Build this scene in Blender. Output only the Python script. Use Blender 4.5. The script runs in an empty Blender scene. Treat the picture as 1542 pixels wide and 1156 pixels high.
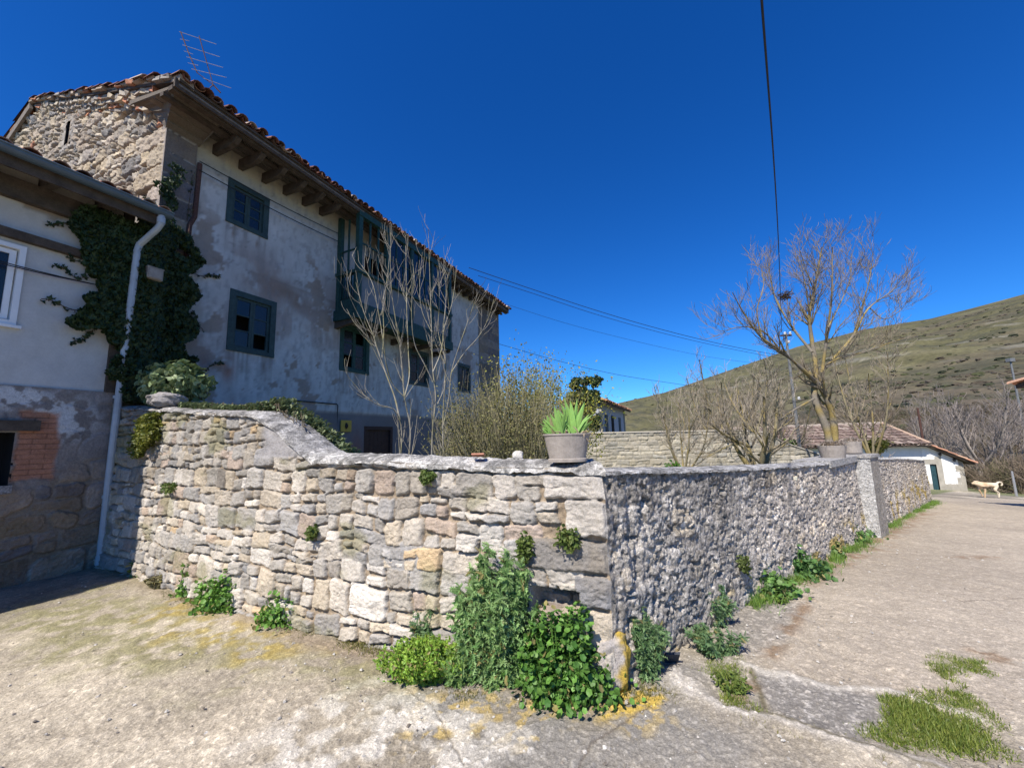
import bpy, math, random
import numpy as np
from math import sin, cos, pi, radians
from mathutils import Vector, Matrix

# ------------------------------------------------------------------ camera, world, sun, exposure
SC = bpy.context.scene
COL = SC.collection
FPX = 600.0
PITCH = math.atan(82.6 / FPX)
ROLL = radians(1.52)
EYE = np.array([0.0, 0.0, 1.6])
CF = np.array([0, cos(PITCH), sin(PITCH)])
_U0 = np.array([0, -sin(PITCH), cos(PITCH)])
_R0 = np.array([1.0, 0, 0])
CR = cos(ROLL) * _R0 - sin(ROLL) * _U0
CU = sin(ROLL) * _R0 + cos(ROLL) * _U0
cam_d = bpy.data.cameras.new('camera')
cam_d.sensor_width = 36.0
cam_d.lens = FPX / 1542.0 * 36.0
cam_d.clip_end = 5000
cam_d.clip_start = 0.05
cam = bpy.data.objects.new('camera', cam_d)
COL.objects.link(cam)
M = Matrix([[CR[0], CU[0], -CF[0], EYE[0]], [CR[1], CU[1], -CF[1], EYE[1]], [CR[2], CU[2], -CF[2], EYE[2]], [0, 0, 0, 1]])
cam.matrix_world = M
SC.camera = cam

SUN_EL = radians(50)
SUN_H = np.array([-0.513, -0.859])
SUN_AZ = math.atan2(SUN_H[0], SUN_H[1])          # clockwise from +Y
world = bpy.data.worlds.new('World')
SC.world = world
world.use_nodes = True
wn = world.node_tree
bg = wn.nodes['Background']
sky = wn.nodes.new('ShaderNodeTexSky')
sky.sky_type = 'NISHITA'
sky.sun_disc = False
sky.sun_elevation = SUN_EL
sky.sun_rotation = SUN_AZ
sky.altitude = 900
sky.air_density = 0.9
sky.dust_density = 0.35
sky.ozone_density = 3.0
hs = wn.nodes.new('ShaderNodeHueSaturation')
hs.inputs['Saturation'].default_value = 1.33
hs.inputs['Hue'].default_value = 0.507
wn.links.new(sky.outputs['Color'], hs.inputs['Color'])
tint = wn.nodes.new('ShaderNodeVectorMath')
tint.operation = 'MULTIPLY'
tint.inputs[1].default_value = (0.52, 1.08, 1.45)
wn.links.new(hs.outputs['Color'], tint.inputs[0])
wn.links.new(tint.outputs['Vector'], bg.inputs['Color'])
bg.inputs['Strength'].default_value = 0.085

sd = bpy.data.lights.new('sun', 'SUN')
sd.energy = 5.0
sd.angle = radians(0.5)
sd.color = (1.0, 0.93, 0.82)
sun = bpy.data.objects.new('sun', sd)
COL.objects.link(sun)
sdir = Vector((SUN_H[0] * cos(SUN_EL), SUN_H[1] * cos(SUN_EL), sin(SUN_EL))).normalized()
sun.rotation_euler = (-sdir).to_track_quat('-Z', 'Y').to_euler()
sun.location = (0, 0, 30)
SC.view_settings.view_transform = 'Standard'
SC.view_settings.look = 'None'
SC.view_settings.exposure = 0.50
SC.view_settings.gamma = 1.0
SC.cycles.max_bounces = 6
SC.cycles.transparent_max_bounces = 8

# ------------------------------------------------------------------ geometry of the place (from the photograph)
YAW = radians(24.131)
HU = np.array([sin(YAW), cos(YAW), 0.0])         # along the facades
HN = np.array([-cos(YAW), sin(YAW), 0.0])        # away from the lane, into the houses
ZZ = np.array([0, 0, 1.0])
def HP(s, d, z): return HU * s + HN * d + ZZ * z
def ray(x, y): return CF * FPX + CR * (x - 771) + CU * (578 - y)
def at(x, y, Y):
    r = ray(x, y)
    return EYE + r * (Y / r[1])
def gz(x, y):
    r = 0.76 * np.asarray(x) + 0.65 * np.asarray(y)
    z = -0.05 * np.maximum(0, r - 4) - 0.035 * np.maximum(0, r - 20)
    return np.maximum(z, -5.0)
def ground(x, y):
    r = ray(x, y) / FPX
    lo, hi = 0.1, 120.0
    for i in range(50):
        m = (lo + hi) / 2
        p = EYE + m * r
        if p[2] > gz(p[0], p[1]): lo = m
        else: hi = m
    return EYE + lo * r

# ------------------------------------------------------------------ noise
def _h(ix, iy, seed):
    n = (ix.astype(np.int64) * 374761393 + iy.astype(np.int64) * 668265263 + seed * 1274126177) & 0xffffffff
    n = ((n ^ (n >> 13)) * 1274126177) & 0xffffffff
    n = ((n ^ (n >> 16)) * 2246822519) & 0xffffffff
    return ((n ^ (n >> 15)) & 0xffffff) / float(0xffffff)
def vn(x, y, seed=0):
    x = np.asarray(x, float); y = np.asarray(y, float)
    ix = np.floor(x); iy = np.floor(y)
    fx = x - ix; fy = y - iy
    fx = fx * fx * (3 - 2 * fx); fy = fy * fy * (3 - 2 * fy)
    a = _h(ix, iy, seed); b = _h(ix + 1, iy, seed); c = _h(ix, iy + 1, seed); d = _h(ix + 1, iy + 1, seed)
    return (a * (1 - fx) + b * fx) * (1 - fy) + (c * (1 - fx) + d * fx) * fy
def fbm(x, y, seed=0, o=4, g=0.5):
    v = 0; a = 1; t = 0
    for i in range(o):
        v = v + a * vn(x * 2 ** i + i * 17.3, y * 2 ** i - i * 9.1, seed + i); t += a; a *= g
    return v / t
def sst(a, b, x):
    t = np.clip((x - a) / (b - a), 0, 1)
    return t * t * (3 - 2 * t)

# ------------------------------------------------------------------ mesh builder
OFF = {}
class MB:
    def __init__(s): s.V = []; s.F = []; s.C = []; s.n = 0
    def add(s, v, f, c=(0.5, 0.5, 0.5)):
        v = np.asarray(v, float).reshape(-1, 3)
        if not isinstance(f, (list, tuple)): f = [f]
        for q in f: s.F.append(np.asarray(q, np.int64) + s.n)
        c = np.asarray(c, float)
        if c.ndim == 1: c = np.tile(c, (len(v), 1))
        s.V.append(v); s.C.append(c); s.n += len(v)
        return s
    def box(s, c, size, ax=None, col=(0.5, 0.5, 0.5), jit=0.0):
        ax = (np.eye(3) if ax is None else np.array(ax))
        h = np.array(size) / 2.0
        k = np.array([[i, j, l] for i in (-1, 1) for j in (-1, 1) for l in (-1, 1)], float)
        v = np.asarray(c) + (k * h) @ ax
        if jit: v = v + np.random.RandomState(s.n % 9999).uniform(-jit, jit, v.shape)
        f = np.array([[0, 1, 3, 2], [4, 6, 7, 5], [0, 4, 5, 1], [2, 3, 7, 6], [0, 2, 6, 4], [1, 5, 7, 3]])
        return s.add(v, f, col)
    def hbox(s, s0, s1, d0, d1, z0, z1, col=(0.5, 0.5, 0.5)):
        c = HP((s0 + s1) / 2, (d0 + d1) / 2, (z0 + z1) / 2)
        return s.box(c, (abs(s1 - s0), abs(d1 - d0), abs(z1 - z0)), [HU, HN, ZZ], col)
    def beam(s, a, b, w, h, col=(0.5, 0.5, 0.5), up=ZZ):
        a = np.asarray(a, float); b = np.asarray(b, float)
        x = b - a; L = np.linalg.norm(x); x = x / L
        y = np.cross(up, x); y /= np.linalg.norm(y); z = np.cross(x, y)
        return s.box((a + b) / 2, (L, w, h), [x, y, z], col)
    def tube(s, P, r, n=5, col=(0.5, 0.5, 0.5), cap=True):
        P = np.asarray(P, float); m = len(P)
        r = np.broadcast_to(np.asarray(r, float), (m,))
        T = np.gradient(P, axis=0); T /= np.linalg.norm(T, axis=1)[:, None] + 1e-12
        up = np.array([0, 0, 1.0]) if abs(T[0][2]) < 0.9 else np.array([1.0, 0, 0])
        A = np.cross(T, up); A /= np.linalg.norm(A, axis=1)[:, None] + 1e-9
        B = np.cross(T, A)
        t = np.arange(n) * 2 * pi / n
        v = P[:, None, :] + r[:, None, None] * (A[:, None, :] * np.cos(t)[None, :, None] + B[:, None, :] * np.sin(t)[None, :, None])
        i = np.arange(m - 1)[:, None] * n; j = np.arange(n)[None, :]; j2 = (j + 1) % n
        f = np.stack([i + j, i + j2, i + n + j2, i + n + j], -1).reshape(-1, 4)
        fs = [f]
        if cap: fs += [np.arange(n)[None, :], ((m - 1) * n + np.arange(n)[::-1])[None, :]]
        c = np.asarray(col, float)
        if c.ndim == 2: c = np.repeat(c, n, axis=0)
        return s.add(v.reshape(-1, 3), fs, c)
    def lathe(s, c, prof, n=20, col=(0.5, 0.5, 0.5), sx=1.0, sy=1.0, ax=None):
        ax = np.eye(3) if ax is None else np.array(ax)
        t = np.arange(n) * 2 * pi / n
        v = np.array([[[r * cos(a) * sx, r * sin(a) * sy, z] for a in t] for r, z in prof]).reshape(-1, 3) @ ax + np.asarray(c)
        m = len(prof)
        i = np.arange(m - 1)[:, None] * n; j = np.arange(n)[None, :]; j2 = (j + 1) % n
        f = np.stack([i + j, i + j2, i + n + j2, i + n + j], -1).reshape(-1, 4)
        return s.add(v, [f, np.arange(n)[None, ::-1], ((m - 1) * n + np.arange(n))[None, :]], col)
    def grid(s, P, col, mask=None):
        nz, nx = P.shape[:2]
        i = np.arange(nz - 1)[:, None] * nx; j = np.arange(nx - 1)[None, :]
        f = np.stack([i + j, i + j + 1, i + nx + j + 1, i + nx + j], -1)
        if mask is not None: f = f[mask]
        col = np.asarray(col, float)
        return s.add(P.reshape(-1, 3), f.reshape(-1, 4), col.reshape(-1, 3) if col.ndim == 3 else col)
    def scatter(s, tv, tf, pos, R, sc, col):
        N = len(pos); k = len(tv)
        sc = np.asarray(sc, float)
        if sc.ndim == 1: sc = np.repeat(sc[:, None], 3, 1)
        v = np.einsum('ijk,ilj->ilk', R, tv[None] * sc[:, None, :]) + pos[:, None, :]
        fs = []
        for f in tf:
            f = np.asarray(f)
            fs.append((f[None] + (np.arange(N) * k)[:, None, None]).reshape(-1, f.shape[-1]))
        return s.add(v.reshape(-1, 3), fs, np.repeat(np.asarray(col, float), k, axis=0))
    def build(s, name, mat, parent=None, smooth=False, loc=None):
        V = np.concatenate(s.V); C = np.concatenate(s.C)
        off = np.zeros(3)
        if parent is not None: off = OFF[parent.name]
        elif loc is not None: off = np.asarray(loc, float)
        V = V - off
        me = bpy.data.meshes.new(name)
        lt = np.concatenate([np.full(len(f), f.shape[1]) for f in s.F])
        li = np.concatenate([f.reshape(-1) for f in s.F])
        me.vertices.add(len(V)); me.loops.add(len(li)); me.polygons.add(len(lt))
        me.vertices.foreach_set('co', V.astype(np.float32).reshape(-1))
        me.loops.foreach_set('vertex_index', li.astype(np.int32))
        st = np.concatenate([[0], np.cumsum(lt)[:-1]]).astype(np.int32)
        me.polygons.foreach_set('loop_start', st)
        try: me.polygons.foreach_set('loop_total', lt.astype(np.int32))
        except Exception: pass
        me.polygons.foreach_set('use_smooth', np.full(len(lt), bool(smooth)))
        ca = me.color_attributes.new('Col', 'FLOAT_COLOR', 'POINT')
        ca.data.foreach_set('color', np.concatenate([C, np.ones((len(C), 1))], 1).astype(np.float32).reshape(-1))
        me.update(calc_edges=True); me.validate()
        me.materials.append(mat)
        o = bpy.data.objects.new(name, me); COL.objects.link(o)
        if parent is not None: o.parent = parent; OFF[o.name] = off
        else: o.location = off; OFF[o.name] = off
        return o

def tag(o, label=None, cat=None, group=None, kind=None):
    if label: o['label'] = label
    if cat: o['category'] = cat
    if group: o['group'] = group
    if kind: o['kind'] = kind
    return o
def thing(name, loc, label, cat, group=None):
    o = bpy.data.objects.new(name, None); COL.objects.link(o)
    o.empty_display_size = 0.1
    o.location = tuple(float(v) for v in loc); OFF[o.name] = np.asarray(loc, float)
    return tag(o, label, cat, group)

# ------------------------------------------------------------------ materials
def mat(name, col=None, rough=0.85, nscale=0, namp=0.25, bscale=0, bstr=0.3, bdist=0.01, metal=0.0, trans=0.0, spec=0.3, s2=0, a2=0.2, aniso=None, alpha=None):
    """col None: base colour from the mesh's own paint (Col). Two procedural noises vary it; a noise bumps it."""
    m = bpy.data.materials.new(name); m.use_nodes = True
    nt = m.node_tree; N = nt.nodes; L = nt.links
    b = N['Principled BSDF']
    b.inputs['Roughness'].default_value = rough; b.inputs['Metallic'].default_value = metal
    b.inputs['Specular IOR Level'].default_value = spec
    tc = N.new('ShaderNodeTexCoord')
    vec = tc.outputs['Object']
    if aniso:
        mp = N.new('ShaderNodeMapping'); mp.inputs['Scale'].default_value = aniso
        L.new(vec, mp.inputs['Vector']); vec = mp.outputs['Vector']
    if col is None:
        ca = N.new('ShaderNodeVertexColor'); ca.layer_name = 'Col'; c = ca.outputs['Color']
    else:
        rg = N.new('ShaderNodeRGB'); rg.outputs[0].default_value = (*col, 1); c = rg.outputs[0]
    for sc_, am in ((nscale, namp), (s2, a2)):
        if sc_:
            n = N.new('ShaderNodeTexNoise'); n.inputs['Scale'].default_value = sc_; n.inputs['Detail'].default_value = 6; n.inputs['Roughness'].default_value = 0.65
            L.new(vec, n.inputs['Vector'])
            mr = N.new('ShaderNodeMapRange'); mr.inputs['From Min'].default_value = 0.3; mr.inputs['From Max'].default_value = 0.7
            mr.inputs['To Min'].default_value = 1 - am; mr.inputs['To Max'].default_value = 1 + am
            L.new(n.outputs['Fac'], mr.inputs['Value'])
            mx = N.new('ShaderNodeVectorMath'); mx.operation = 'SCALE'
            L.new(c, mx.inputs[0]); L.new(mr.outputs['Result'], mx.inputs['Scale']); c = mx.outputs['Vector']
    L.new(c, b.inputs['Base Color'])
    if bscale:
        n = N.new('ShaderNodeTexNoise'); n.inputs['Scale'].default_value = bscale; n.inputs['Detail'].default_value = 8; n.inputs['Roughness'].default_value = 0.7
        L.new(vec, n.inputs['Vector'])
        bu = N.new('ShaderNodeBump'); bu.inputs['Strength'].default_value = bstr; bu.inputs['Distance'].default_value = bdist
        L.new(n.outputs['Fac'], bu.inputs['Height']); L.new(bu.outputs['Normal'], b.inputs['Normal'])
    if trans:
        out = N['Material Output']; tr = N.new('ShaderNodeBsdfTranslucent'); ms = N.new('ShaderNodeMixShader')
        ms.inputs['Fac'].default_value = trans
        L.new(c, tr.inputs['Color']); L.new(b.outputs[0], ms.inputs[1]); L.new(tr.outputs[0], ms.inputs[2]); L.new(ms.outputs[0], out.inputs['Surface'])
    return m

M_stone = mat('stone_masonry', None, 0.92, 30, 0.18, 42, 0.8, 0.02, s2=140, a2=0.28)
M_rough = mat('rough_mortared_stone', None, 0.95, 26, 0.25, 38, 1.0, 0.03, s2=110, a2=0.35)
M_render = mat('plaster', None, 0.9, 6, 0.07, 25, 0.3, 0.01, s2=40, a2=0.05)
M_ground = mat('worn_concrete', None, 0.95, 9, 0.12, 60, 0.8, 0.014, s2=110, a2=0.35)
def add_aggregate(m, levels):
    nt = m.node_tree; N = nt.nodes; L = nt.links; b = N['Principled BSDF']; src = b.inputs['Base Color'].links[0].from_socket
    tc = N.new('ShaderNodeTexCoord'); c = src
    for sc_, lo, hi in levels:
        v = N.new('ShaderNodeTexVoronoi'); v.inputs['Scale'].default_value = sc_; L.new(tc.outputs['Object'], v.inputs['Vector'])
        sp = N.new('ShaderNodeSeparateColor'); L.new(v.outputs['Color'], sp.inputs[0])
        mr = N.new('ShaderNodeMapRange'); mr.inputs['To Min'].default_value = lo; mr.inputs['To Max'].default_value = hi; L.new(sp.outputs[0], mr.inputs['Value'])
        mx = N.new('ShaderNodeVectorMath'); mx.operation = 'SCALE'; L.new(c, mx.inputs[0]); L.new(mr.outputs['Result'], mx.inputs['Scale']); c = mx.outputs['Vector']
    L.new(c, b.inputs['Base Color'])
add_aggregate(M_ground, ((62, .91, 1.10), (150, .86, 1.14)))
add_aggregate(M_rough, ((34, .74, 1.28), (85, .70, 1.28)))
M_hill = mat('hill_turf', None, 1.0, 0.12, 0.25, 0.6, 0.6, 0.8, s2=0.9, a2=0.3)
M_green = mat('green_painted_wood', (0.022, 0.060, 0.052), 0.55, 14, 0.35, 40, 0.3, 0.004, s2=90, a2=0.2)
M_gframe = mat('grey_green_painted_wood', (0.036, 0.062, 0.062), 0.6, 10, 0.3, 40, 0.3, 0.004, s2=80, a2=0.2)
M_wood = mat('weathered_wood', (0.075, 0.058, 0.045), 0.85, 8, 0.35, 30, 0.5, 0.006, s2=60, a2=0.25)
M_woodg = mat('grey_weathered_wood', (0.17, 0.145, 0.125), 0.85, 8, 0.3, 30, 0.5, 0.006, s2=60, a2=0.25)
M_glass = mat('old_window_glass', (0.012, 0.014, 0.018), 0.25, 3, 0.3, spec=0.6)
M_void = mat('dark_interior', (0.008, 0.008, 0.009), 0.9)
M_zinc = mat('painted_metal_gutter', (0.075, 0.11, 0.15), 0.45, 6, 0.15, 20, 0.1, 0.003, metal=0.2, spec=0.5)
M_pipe = mat('grey_downpipe', (0.36, 0.40, 0.44), 0.45, 5, 0.15, 12, 0.1, 0.003, spec=0.4)
M_white = mat('white_window_frame', (0.72, 0.73, 0.74), 0.4, 5, 0.05)
M_rust = mat('rusted_metal', (0.085, 0.042, 0.032), 0.8, 30, 0.35, 60, 0.4, 0.003)
M_alu = mat('aluminium', (0.45, 0.45, 0.46), 0.4, 20, 0.15, metal=0.6, spec=0.5)
M_cable = mat('black_cable', (0.02, 0.02, 0.023), 0.6)
M_tile = mat('clay_roof_tile', None, 0.9, 25, 0.25, 50, 0.5, 0.008, s2=110, a2=0.25)
M_leaf = mat('leaves', None, 0.5, 40, 0.15, trans=0.3, spec=0.4)
M_ivy = mat('ivy_leaves', None, 0.5, 40, 0.15, trans=0.12, spec=0.3)
M_bark = mat('bark', None, 0.95, 25, 0.3, 50, 0.6, 0.01, s2=120, a2=0.2)
M_twig = mat('twigs', None, 0.95, 60, 0.35)
M_pot = mat('concrete_planter', (0.30, 0.265, 0.235), 0.9, 18, 0.2, 60, 0.4, 0.006, s2=120, a2=0.12)
M_soil = mat('dry_soil', (0.10, 0.075, 0.05), 1.0, 60, 0.4, 60, 0.8, 0.02)
M_fur = mat('cream_dog_fur', None, 0.9, 60, 0.12, 200, 0.4, 0.01)
M_brown = mat('dark_brown_door', (0.05, 0.028, 0.022), 0.7, 12, 0.3, 30, 0.3, 0.004)
M_yellow = mat('yellow_enamel', (0.50, 0.34, 0.06), 0.5, 15, 0.1)
M_pole = mat('dull_grey_metal', (.16, .165, .17), 0.6, 6, 0.2)
M_blue = mat('blue_green_painted_wood', (0.025, 0.065, 0.08), 0.6, 10, 0.3)

# ------------------------------------------------------------------ masonry
PAL = {'front': [((.36, .345, .325), 7), ((.29, .28, .27), 3), ((.45, .42, .38), 7), ((.43, .38, .31), 3.5), ((.39, .325, .28), 1.3), ((.25, .235, .22), .8), ((.46, .35, .22), .4), ((.52, .495, .46), 2.2)],
       'grey': [((.38, .368, .35), 6), ((.46, .445, .42), 4), ((.31, .30, .285), 3), ((.50, .455, .385), 1.5), ((.56, .545, .52), 1)],
       'gable': [((.36, .30, .24), 5), ((.29, .255, .22), 3), ((.43, .355, .26), 3), ((.22, .205, .19), 2.5), ((.46, .40, .32), 2), ((.42, .20, .12), .4)],
       'back': [((.38, .345, .28), 5), ((.32, .30, .255), 3), ((.43, .39, .31), 3)],
       'low': [((.26, .20, .15), 4), ((.22, .17, .13), 3), ((.30, .24, .19), 3), ((.19, .16, .14), 2)]}
def pick(rng, pal):
    w = np.array([p[1] for p in PAL[pal]], float); w /= w.sum()
    c = np.array(PAL[pal][rng.choice(len(w), p=w)][0])
    return c * rng.uniform(0.84, 1.14) + rng.uniform(-.01, .01) * np.array([1, .4, -.6])
def layout(L, z0, z1, rng, hr=(.16, .32), wr=(.16, .42), split=.6):
    """Random rubble: bands cut into stones, some bands stones stacked two high."""
    out = []; z = z0
    while z < z1:
        h = rng.uniform(*hr); x = -rng.uniform(0, .2)
        while x < L:
            w = rng.uniform(*wr)
            if rng.rand() < split and h > hr[0] * 1.1:
                k = rng.uniform(.34, .66)
                for a, b in ((0, k), (k, 1)):
                    if w > wr[1] * .55 and rng.rand() < .7:
                        q = rng.uniform(.35, .65)
                        out.append((x + w * q / 2, z + h * (a + b) / 2, w * q / 2, h * (b - a) / 2))
                        out.append((x + w * (1 + q) / 2, z + h * (a + b) / 2, w * (1 - q) / 2, h * (b - a) / 2))
                    else: out.append((x + w / 2, z + h * (a + b) / 2, w / 2, h * (b - a) / 2))
            else: out.append((x + w / 2, z + h / 2, w / 2, h / 2))
            x += w
        z += h
    return out
def masonry(S, Z, stones, seed, pal='front', depth=.03, gap=.006, mort=(.46, .39, .31), warp=.028, wl=2.6, rough=.008, mraise=0.0, quoins=(), rnd=.35):
    rng = np.random.RandomState(seed)
    WS = S + warp * 2 * (fbm(S * wl, Z * wl, seed + 50, 3) - .5) * 1.6
    WZ = Z + warp * 2 * (fbm(S * wl, Z * wl, seed + 70, 3) - .5) * 1.6
    sv = S[0]; fine = fbm(S * 55, Z * 55, seed + 9, 3)
    edge = (fbm(S * 13, Z * 13, seed + 13, 3) - .5) * .040
    H = -depth + mraise + (fbm(S * 14, Z * 14, seed + 3, 4) - .5) * .03
    C = np.array(mort)[None, None] * (0.72 + .5 * fbm(S * 12, Z * 12, seed + 5, 4))[..., None]
    for k, (cx, cz, hw, hh) in enumerate(list(stones) + list(quoins)):
        q = k >= len(stones)
        m = .10
        i0 = np.searchsorted(sv, cx - hw - m); i1 = np.searchsorted(sv, cx + hw + m)
        if i1 - i0 < 2: continue
        jj = np.where((Z[:, i0:i1].max(1) > cz - hh - m - .06) & (Z[:, i0:i1].min(1) < cz + hh + m + .06))[0]
        if len(jj) < 2: continue
        j0, j1 = jj[0], jj[-1] + 1
        if j1 - j0 < 2: continue
        sl = (slice(j0, j1), slice(i0, i1))
        a = rng.uniform(-.09, .09) * (0.2 if q else 1)
        ws, wz = (S[sl], Z[sl]) if q else (WS[sl], WZ[sl])
        dx = ws - cx; dz = wz - cz
        x = dx * cos(a) + dz * sin(a); z = -dx * sin(a) + dz * cos(a)
        # trapezoid-ish corners
        z = z + x * rng.uniform(-.12, .12) * (hh / max(hw, .05)) * (0 if q else 1)
        g = gap * rng.uniform(.5, 1.6)
        r = min(hw, hh) * (rng.uniform(.15, .3) if q else rng.uniform(rnd * .7, rnd * 1.7))
        qx = np.abs(x) - (hw - g - r); qz = np.abs(z) - (hh - g - r)
        sdf = np.hypot(np.maximum(qx, 0), np.maximum(qz, 0)) + np.minimum(np.maximum(qx, qz), 0) - r + edge[sl]
        R = min(.026, .42 * min(hw, hh)) * rng.uniform(.3, 1.1)
        t = np.clip(-sdf / R, 0, 1)
        prof = np.sqrt(np.clip(1 - (1 - t) ** 2, 0, 1))
        off = rng.uniform(-.012, .014) + (.012 if q else 0)
        face = off + (x / max(hw, .04)) * rng.uniform(-.010, .010) + (z / max(hh, .04)) * rng.uniform(-.010, .010)
        nx_, nz_ = rng.uniform(0, 50, 2)
        f1 = fbm(ws * 9 + nx_, wz * 13 + nz_, seed + 30, 4)
        cr = np.abs(fbm(ws * 5 + nz_, wz * 8 + nx_, seed + 37, 3) - .5); face = face + (f1 - .5) * rough * 3.2 + (fine[sl] - .5) * rough * 1.5 - .009 * sst(.03, .0, cr) * (rng.rand() < .55)
        face = face - .010 * rng.uniform(0, 1) * (np.floor(f1 * 5) - 2) / 2
        h = -depth * 1.25 + prof * (depth * 1.25 + face)
        on = (sdf < 0) & (h > H[sl])
        c = pick(rng, pal)
        c2 = c * rng.uniform(.78, 1.22) + rng.uniform(-.02, .02) * np.array([1, .45, -.5])
        mx = sst(.35, .65, fbm(ws * 7 + nz_, wz * 7 + nx_, seed + 31, 3))[..., None]
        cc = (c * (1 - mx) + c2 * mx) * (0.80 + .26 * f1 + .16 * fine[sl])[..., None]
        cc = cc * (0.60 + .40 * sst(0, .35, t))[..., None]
        H[sl] = np.where(on, h, H[sl]); C[sl] = np.where(on[..., None], cc, C[sl])
    return H, np.clip(C, .01, .9)

# ------------------------------------------------------------------ ground
def poly_px(pts): return np.array([ground(*p)[:2] for p in pts])
def sdpoly(X, Y, P):
    d = np.full(X.shape, 1e9); ins = np.zeros(X.shape, bool); n = len(P)
    for i in range(n):
        a = P[i]; b = P[(i + 1) % n]; e = b - a; L2 = (e @ e) + 1e-12
        t = np.clip(((X - a[0]) * e[0] + (Y - a[1]) * e[1]) / L2, 0, 1)
        d = np.minimum(d, np.hypot(X - a[0] - t * e[0], Y - a[1] - t * e[1]))
        c = ((a[1] > Y) != (b[1] > Y)) & (X < (b[0] - a[0]) * (Y - a[1]) / (b[1] - a[1] + 1e-12) + a[0])
        ins ^= c
    return np.where(ins, -d, d)
def sdline(X, Y, P):
    d = np.full(X.shape, 1e9)
    for i in range(len(P) - 1):
        a = P[i]; b = P[i + 1]; e = b - a; L2 = (e @ e) + 1e-12
        t = np.clip(((X - a[0]) * e[0] + (Y - a[1]) * e[1]) / L2, 0, 1)
        d = np.minimum(d, np.hypot(X - a[0] - t * e[0], Y - a[1] - t * e[1]))
    return d
def make_ground():
    ang = np.concatenate([np.linspace(-180, -66, 24)[:-1], np.linspace(-66, 66, 900), np.linspace(66, 180, 24)[1:]]) * pi / 180
    rad = np.concatenate([[0.02, .5, 1.0, 1.4], np.geomspace(1.7, 30, 820), np.geomspace(31, 900, 60)])
    A, R = np.meshgrid(ang, rad)
    X = R * np.sin(A); Y = R * np.cos(A)
    Zg = gz(X, Y)
    fine = np.exp(-R / 14)
    n1 = fbm(X * 1.3, Y * 1.3, 1, 4); n2 = fbm(X * 9, Y * 9, 2, 4); n3 = fbm(X * 38, Y * 38, 3, 3)
    Zd = ((n1 - .5) * .05 + (n2 - .5) * .022 + (n3 - .5) * .014) * np.minimum(1, R / 2)
    n4 = fbm(X * 80, Y * 80, 4, 3)
    big = fbm(X * .55 + 3, Y * .55, 14, 4)
    C = np.array([.325, .283, .222])[None, None] * (.66 + .68 * n1)[..., None] * (.70 + .60 * sst(.3, .7, big))[..., None] * (.80 + .40 * n2)[..., None] * (.58 + .42 * n3 + .42 * n4)[..., None]
    def blend(w, col, amt=1.0):
        nonlocal C
        w = (np.clip(w, 0, 1) * amt)[..., None]
        C = C * (1 - w) + np.array(col) * w
    wob = (fbm(X * 3, Y * 3, 8, 4) - .5)
    def soft(P, e=.12, wa=.5): return sst(e, -e, sdpoly(X, Y, poly_px(P)) + wob * wa)
    # lane surface beyond the joint is a warmer smoother asphalt-gravel
    lane = soft([(1120, 1000), (1335, 1050), (1475, 1080), (1542, 1100), (1700, 900), (1600, 752), (1410, 750), (1290, 810), (1180, 900)], .1, .25)
    blend(lane, np.array([.365, .312, .250]), .72)
    cg = soft([(560, 985), (1010, 1000), (1130, 1100), (1200, 1200), (560, 1200), (600, 1080)], .3, .7)
    blend(cg * sst(.35, .65, fbm(X * 2.2, Y * 2.2, 18, 4)), (.235, .225, .21), .7)
    # mossy olive area on the left, yellow lichen
    m = soft([(0, 925), (150, 885), (330, 905), (520, 985), (640, 1030), (540, 1055), (330, 1010), (120, 1010), (0, 980)], .3, 1.0)
    blend(m * sst(.3, .6, n2), (.215, .20, .10), .85)
    m = soft([(280, 900), (430, 935), (500, 975), (430, 1000), (330, 975), (250, 940)], .2, .9)
    blend(m * sst(.40, .62, n2), (.40, .29, .07), .6)
    m = soft([(620, 1045), (760, 1040), (1000, 1050), (1010, 1085), (800, 1110), (640, 1110)], .12, .6)
    blend(m * sst(.50, .60, fbm(X * 16, Y * 16, 44, 4)), (.46, .33, .10), .65)
    m = soft([(872, 1052), (985, 1032), (1010, 1052), (900, 1085)], .03, .1)
    blend(m * sst(.38, .55, fbm(X * 20, Y * 20, 47, 4)), (.52, .36, .06), .85)
    # pale washed patch
    m = soft([(400, 1060), (560, 1040), (760, 1110), (700, 1230), (380, 1230)], .2, .7)
    blend(m * sst(.35, .6, n2), (.60, .56, .50), .75)
    # dark tar repairs
    t1 = soft([(1110, 905), (1215, 905), (1200, 960), (1125, 990), (1085, 960)], .08, .25)
    t2 = soft([(1125, 1002), (1330, 1050), (1345, 1085), (1300, 1120), (1210, 1095), (1140, 1050)], .06, .12)
    t3 = soft([(1010, 975), (1110, 965), (1130, 1000), (1150, 1070), (1060, 1050)], .08, .2)
    tar = np.maximum(np.maximum(t1 * .75, t2), t3 * .5)
    blend(tar, np.array([.185, .175, .165]), .8)
    C *= (1 + .8 * tar * sst(.66, .75, vn(X * 55, Y * 55, 91)))[..., None]
    # broken slab edges
    for pts, w, d, cc in (([(1120, 998), (1200, 1020), (1335, 1048), (1470, 1078)], .035, .012, (.52, .48, .42)), ([(1010, 1020), (1120, 1075), (1260, 1120), (1430, 1160)], .03, .015, (.5, .46, .41))):
        dl = sdline(X + wob * .22, Y + wob * .22, poly_px(pts))
        blend(np.exp(-(dl / w) ** 2), cc, .8)
        Zd = Zd + d * np.exp(-(dl / (w * 2)) ** 2)
    dl = sdline(X + wob * .3, Y + wob * .3, poly_px([(1135, 1005), (1150, 1085), (1300, 1128), (1440, 1170)]))
    blend(np.exp(-(dl / .022) ** 2), (.13, .11, .06), .8)
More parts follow.
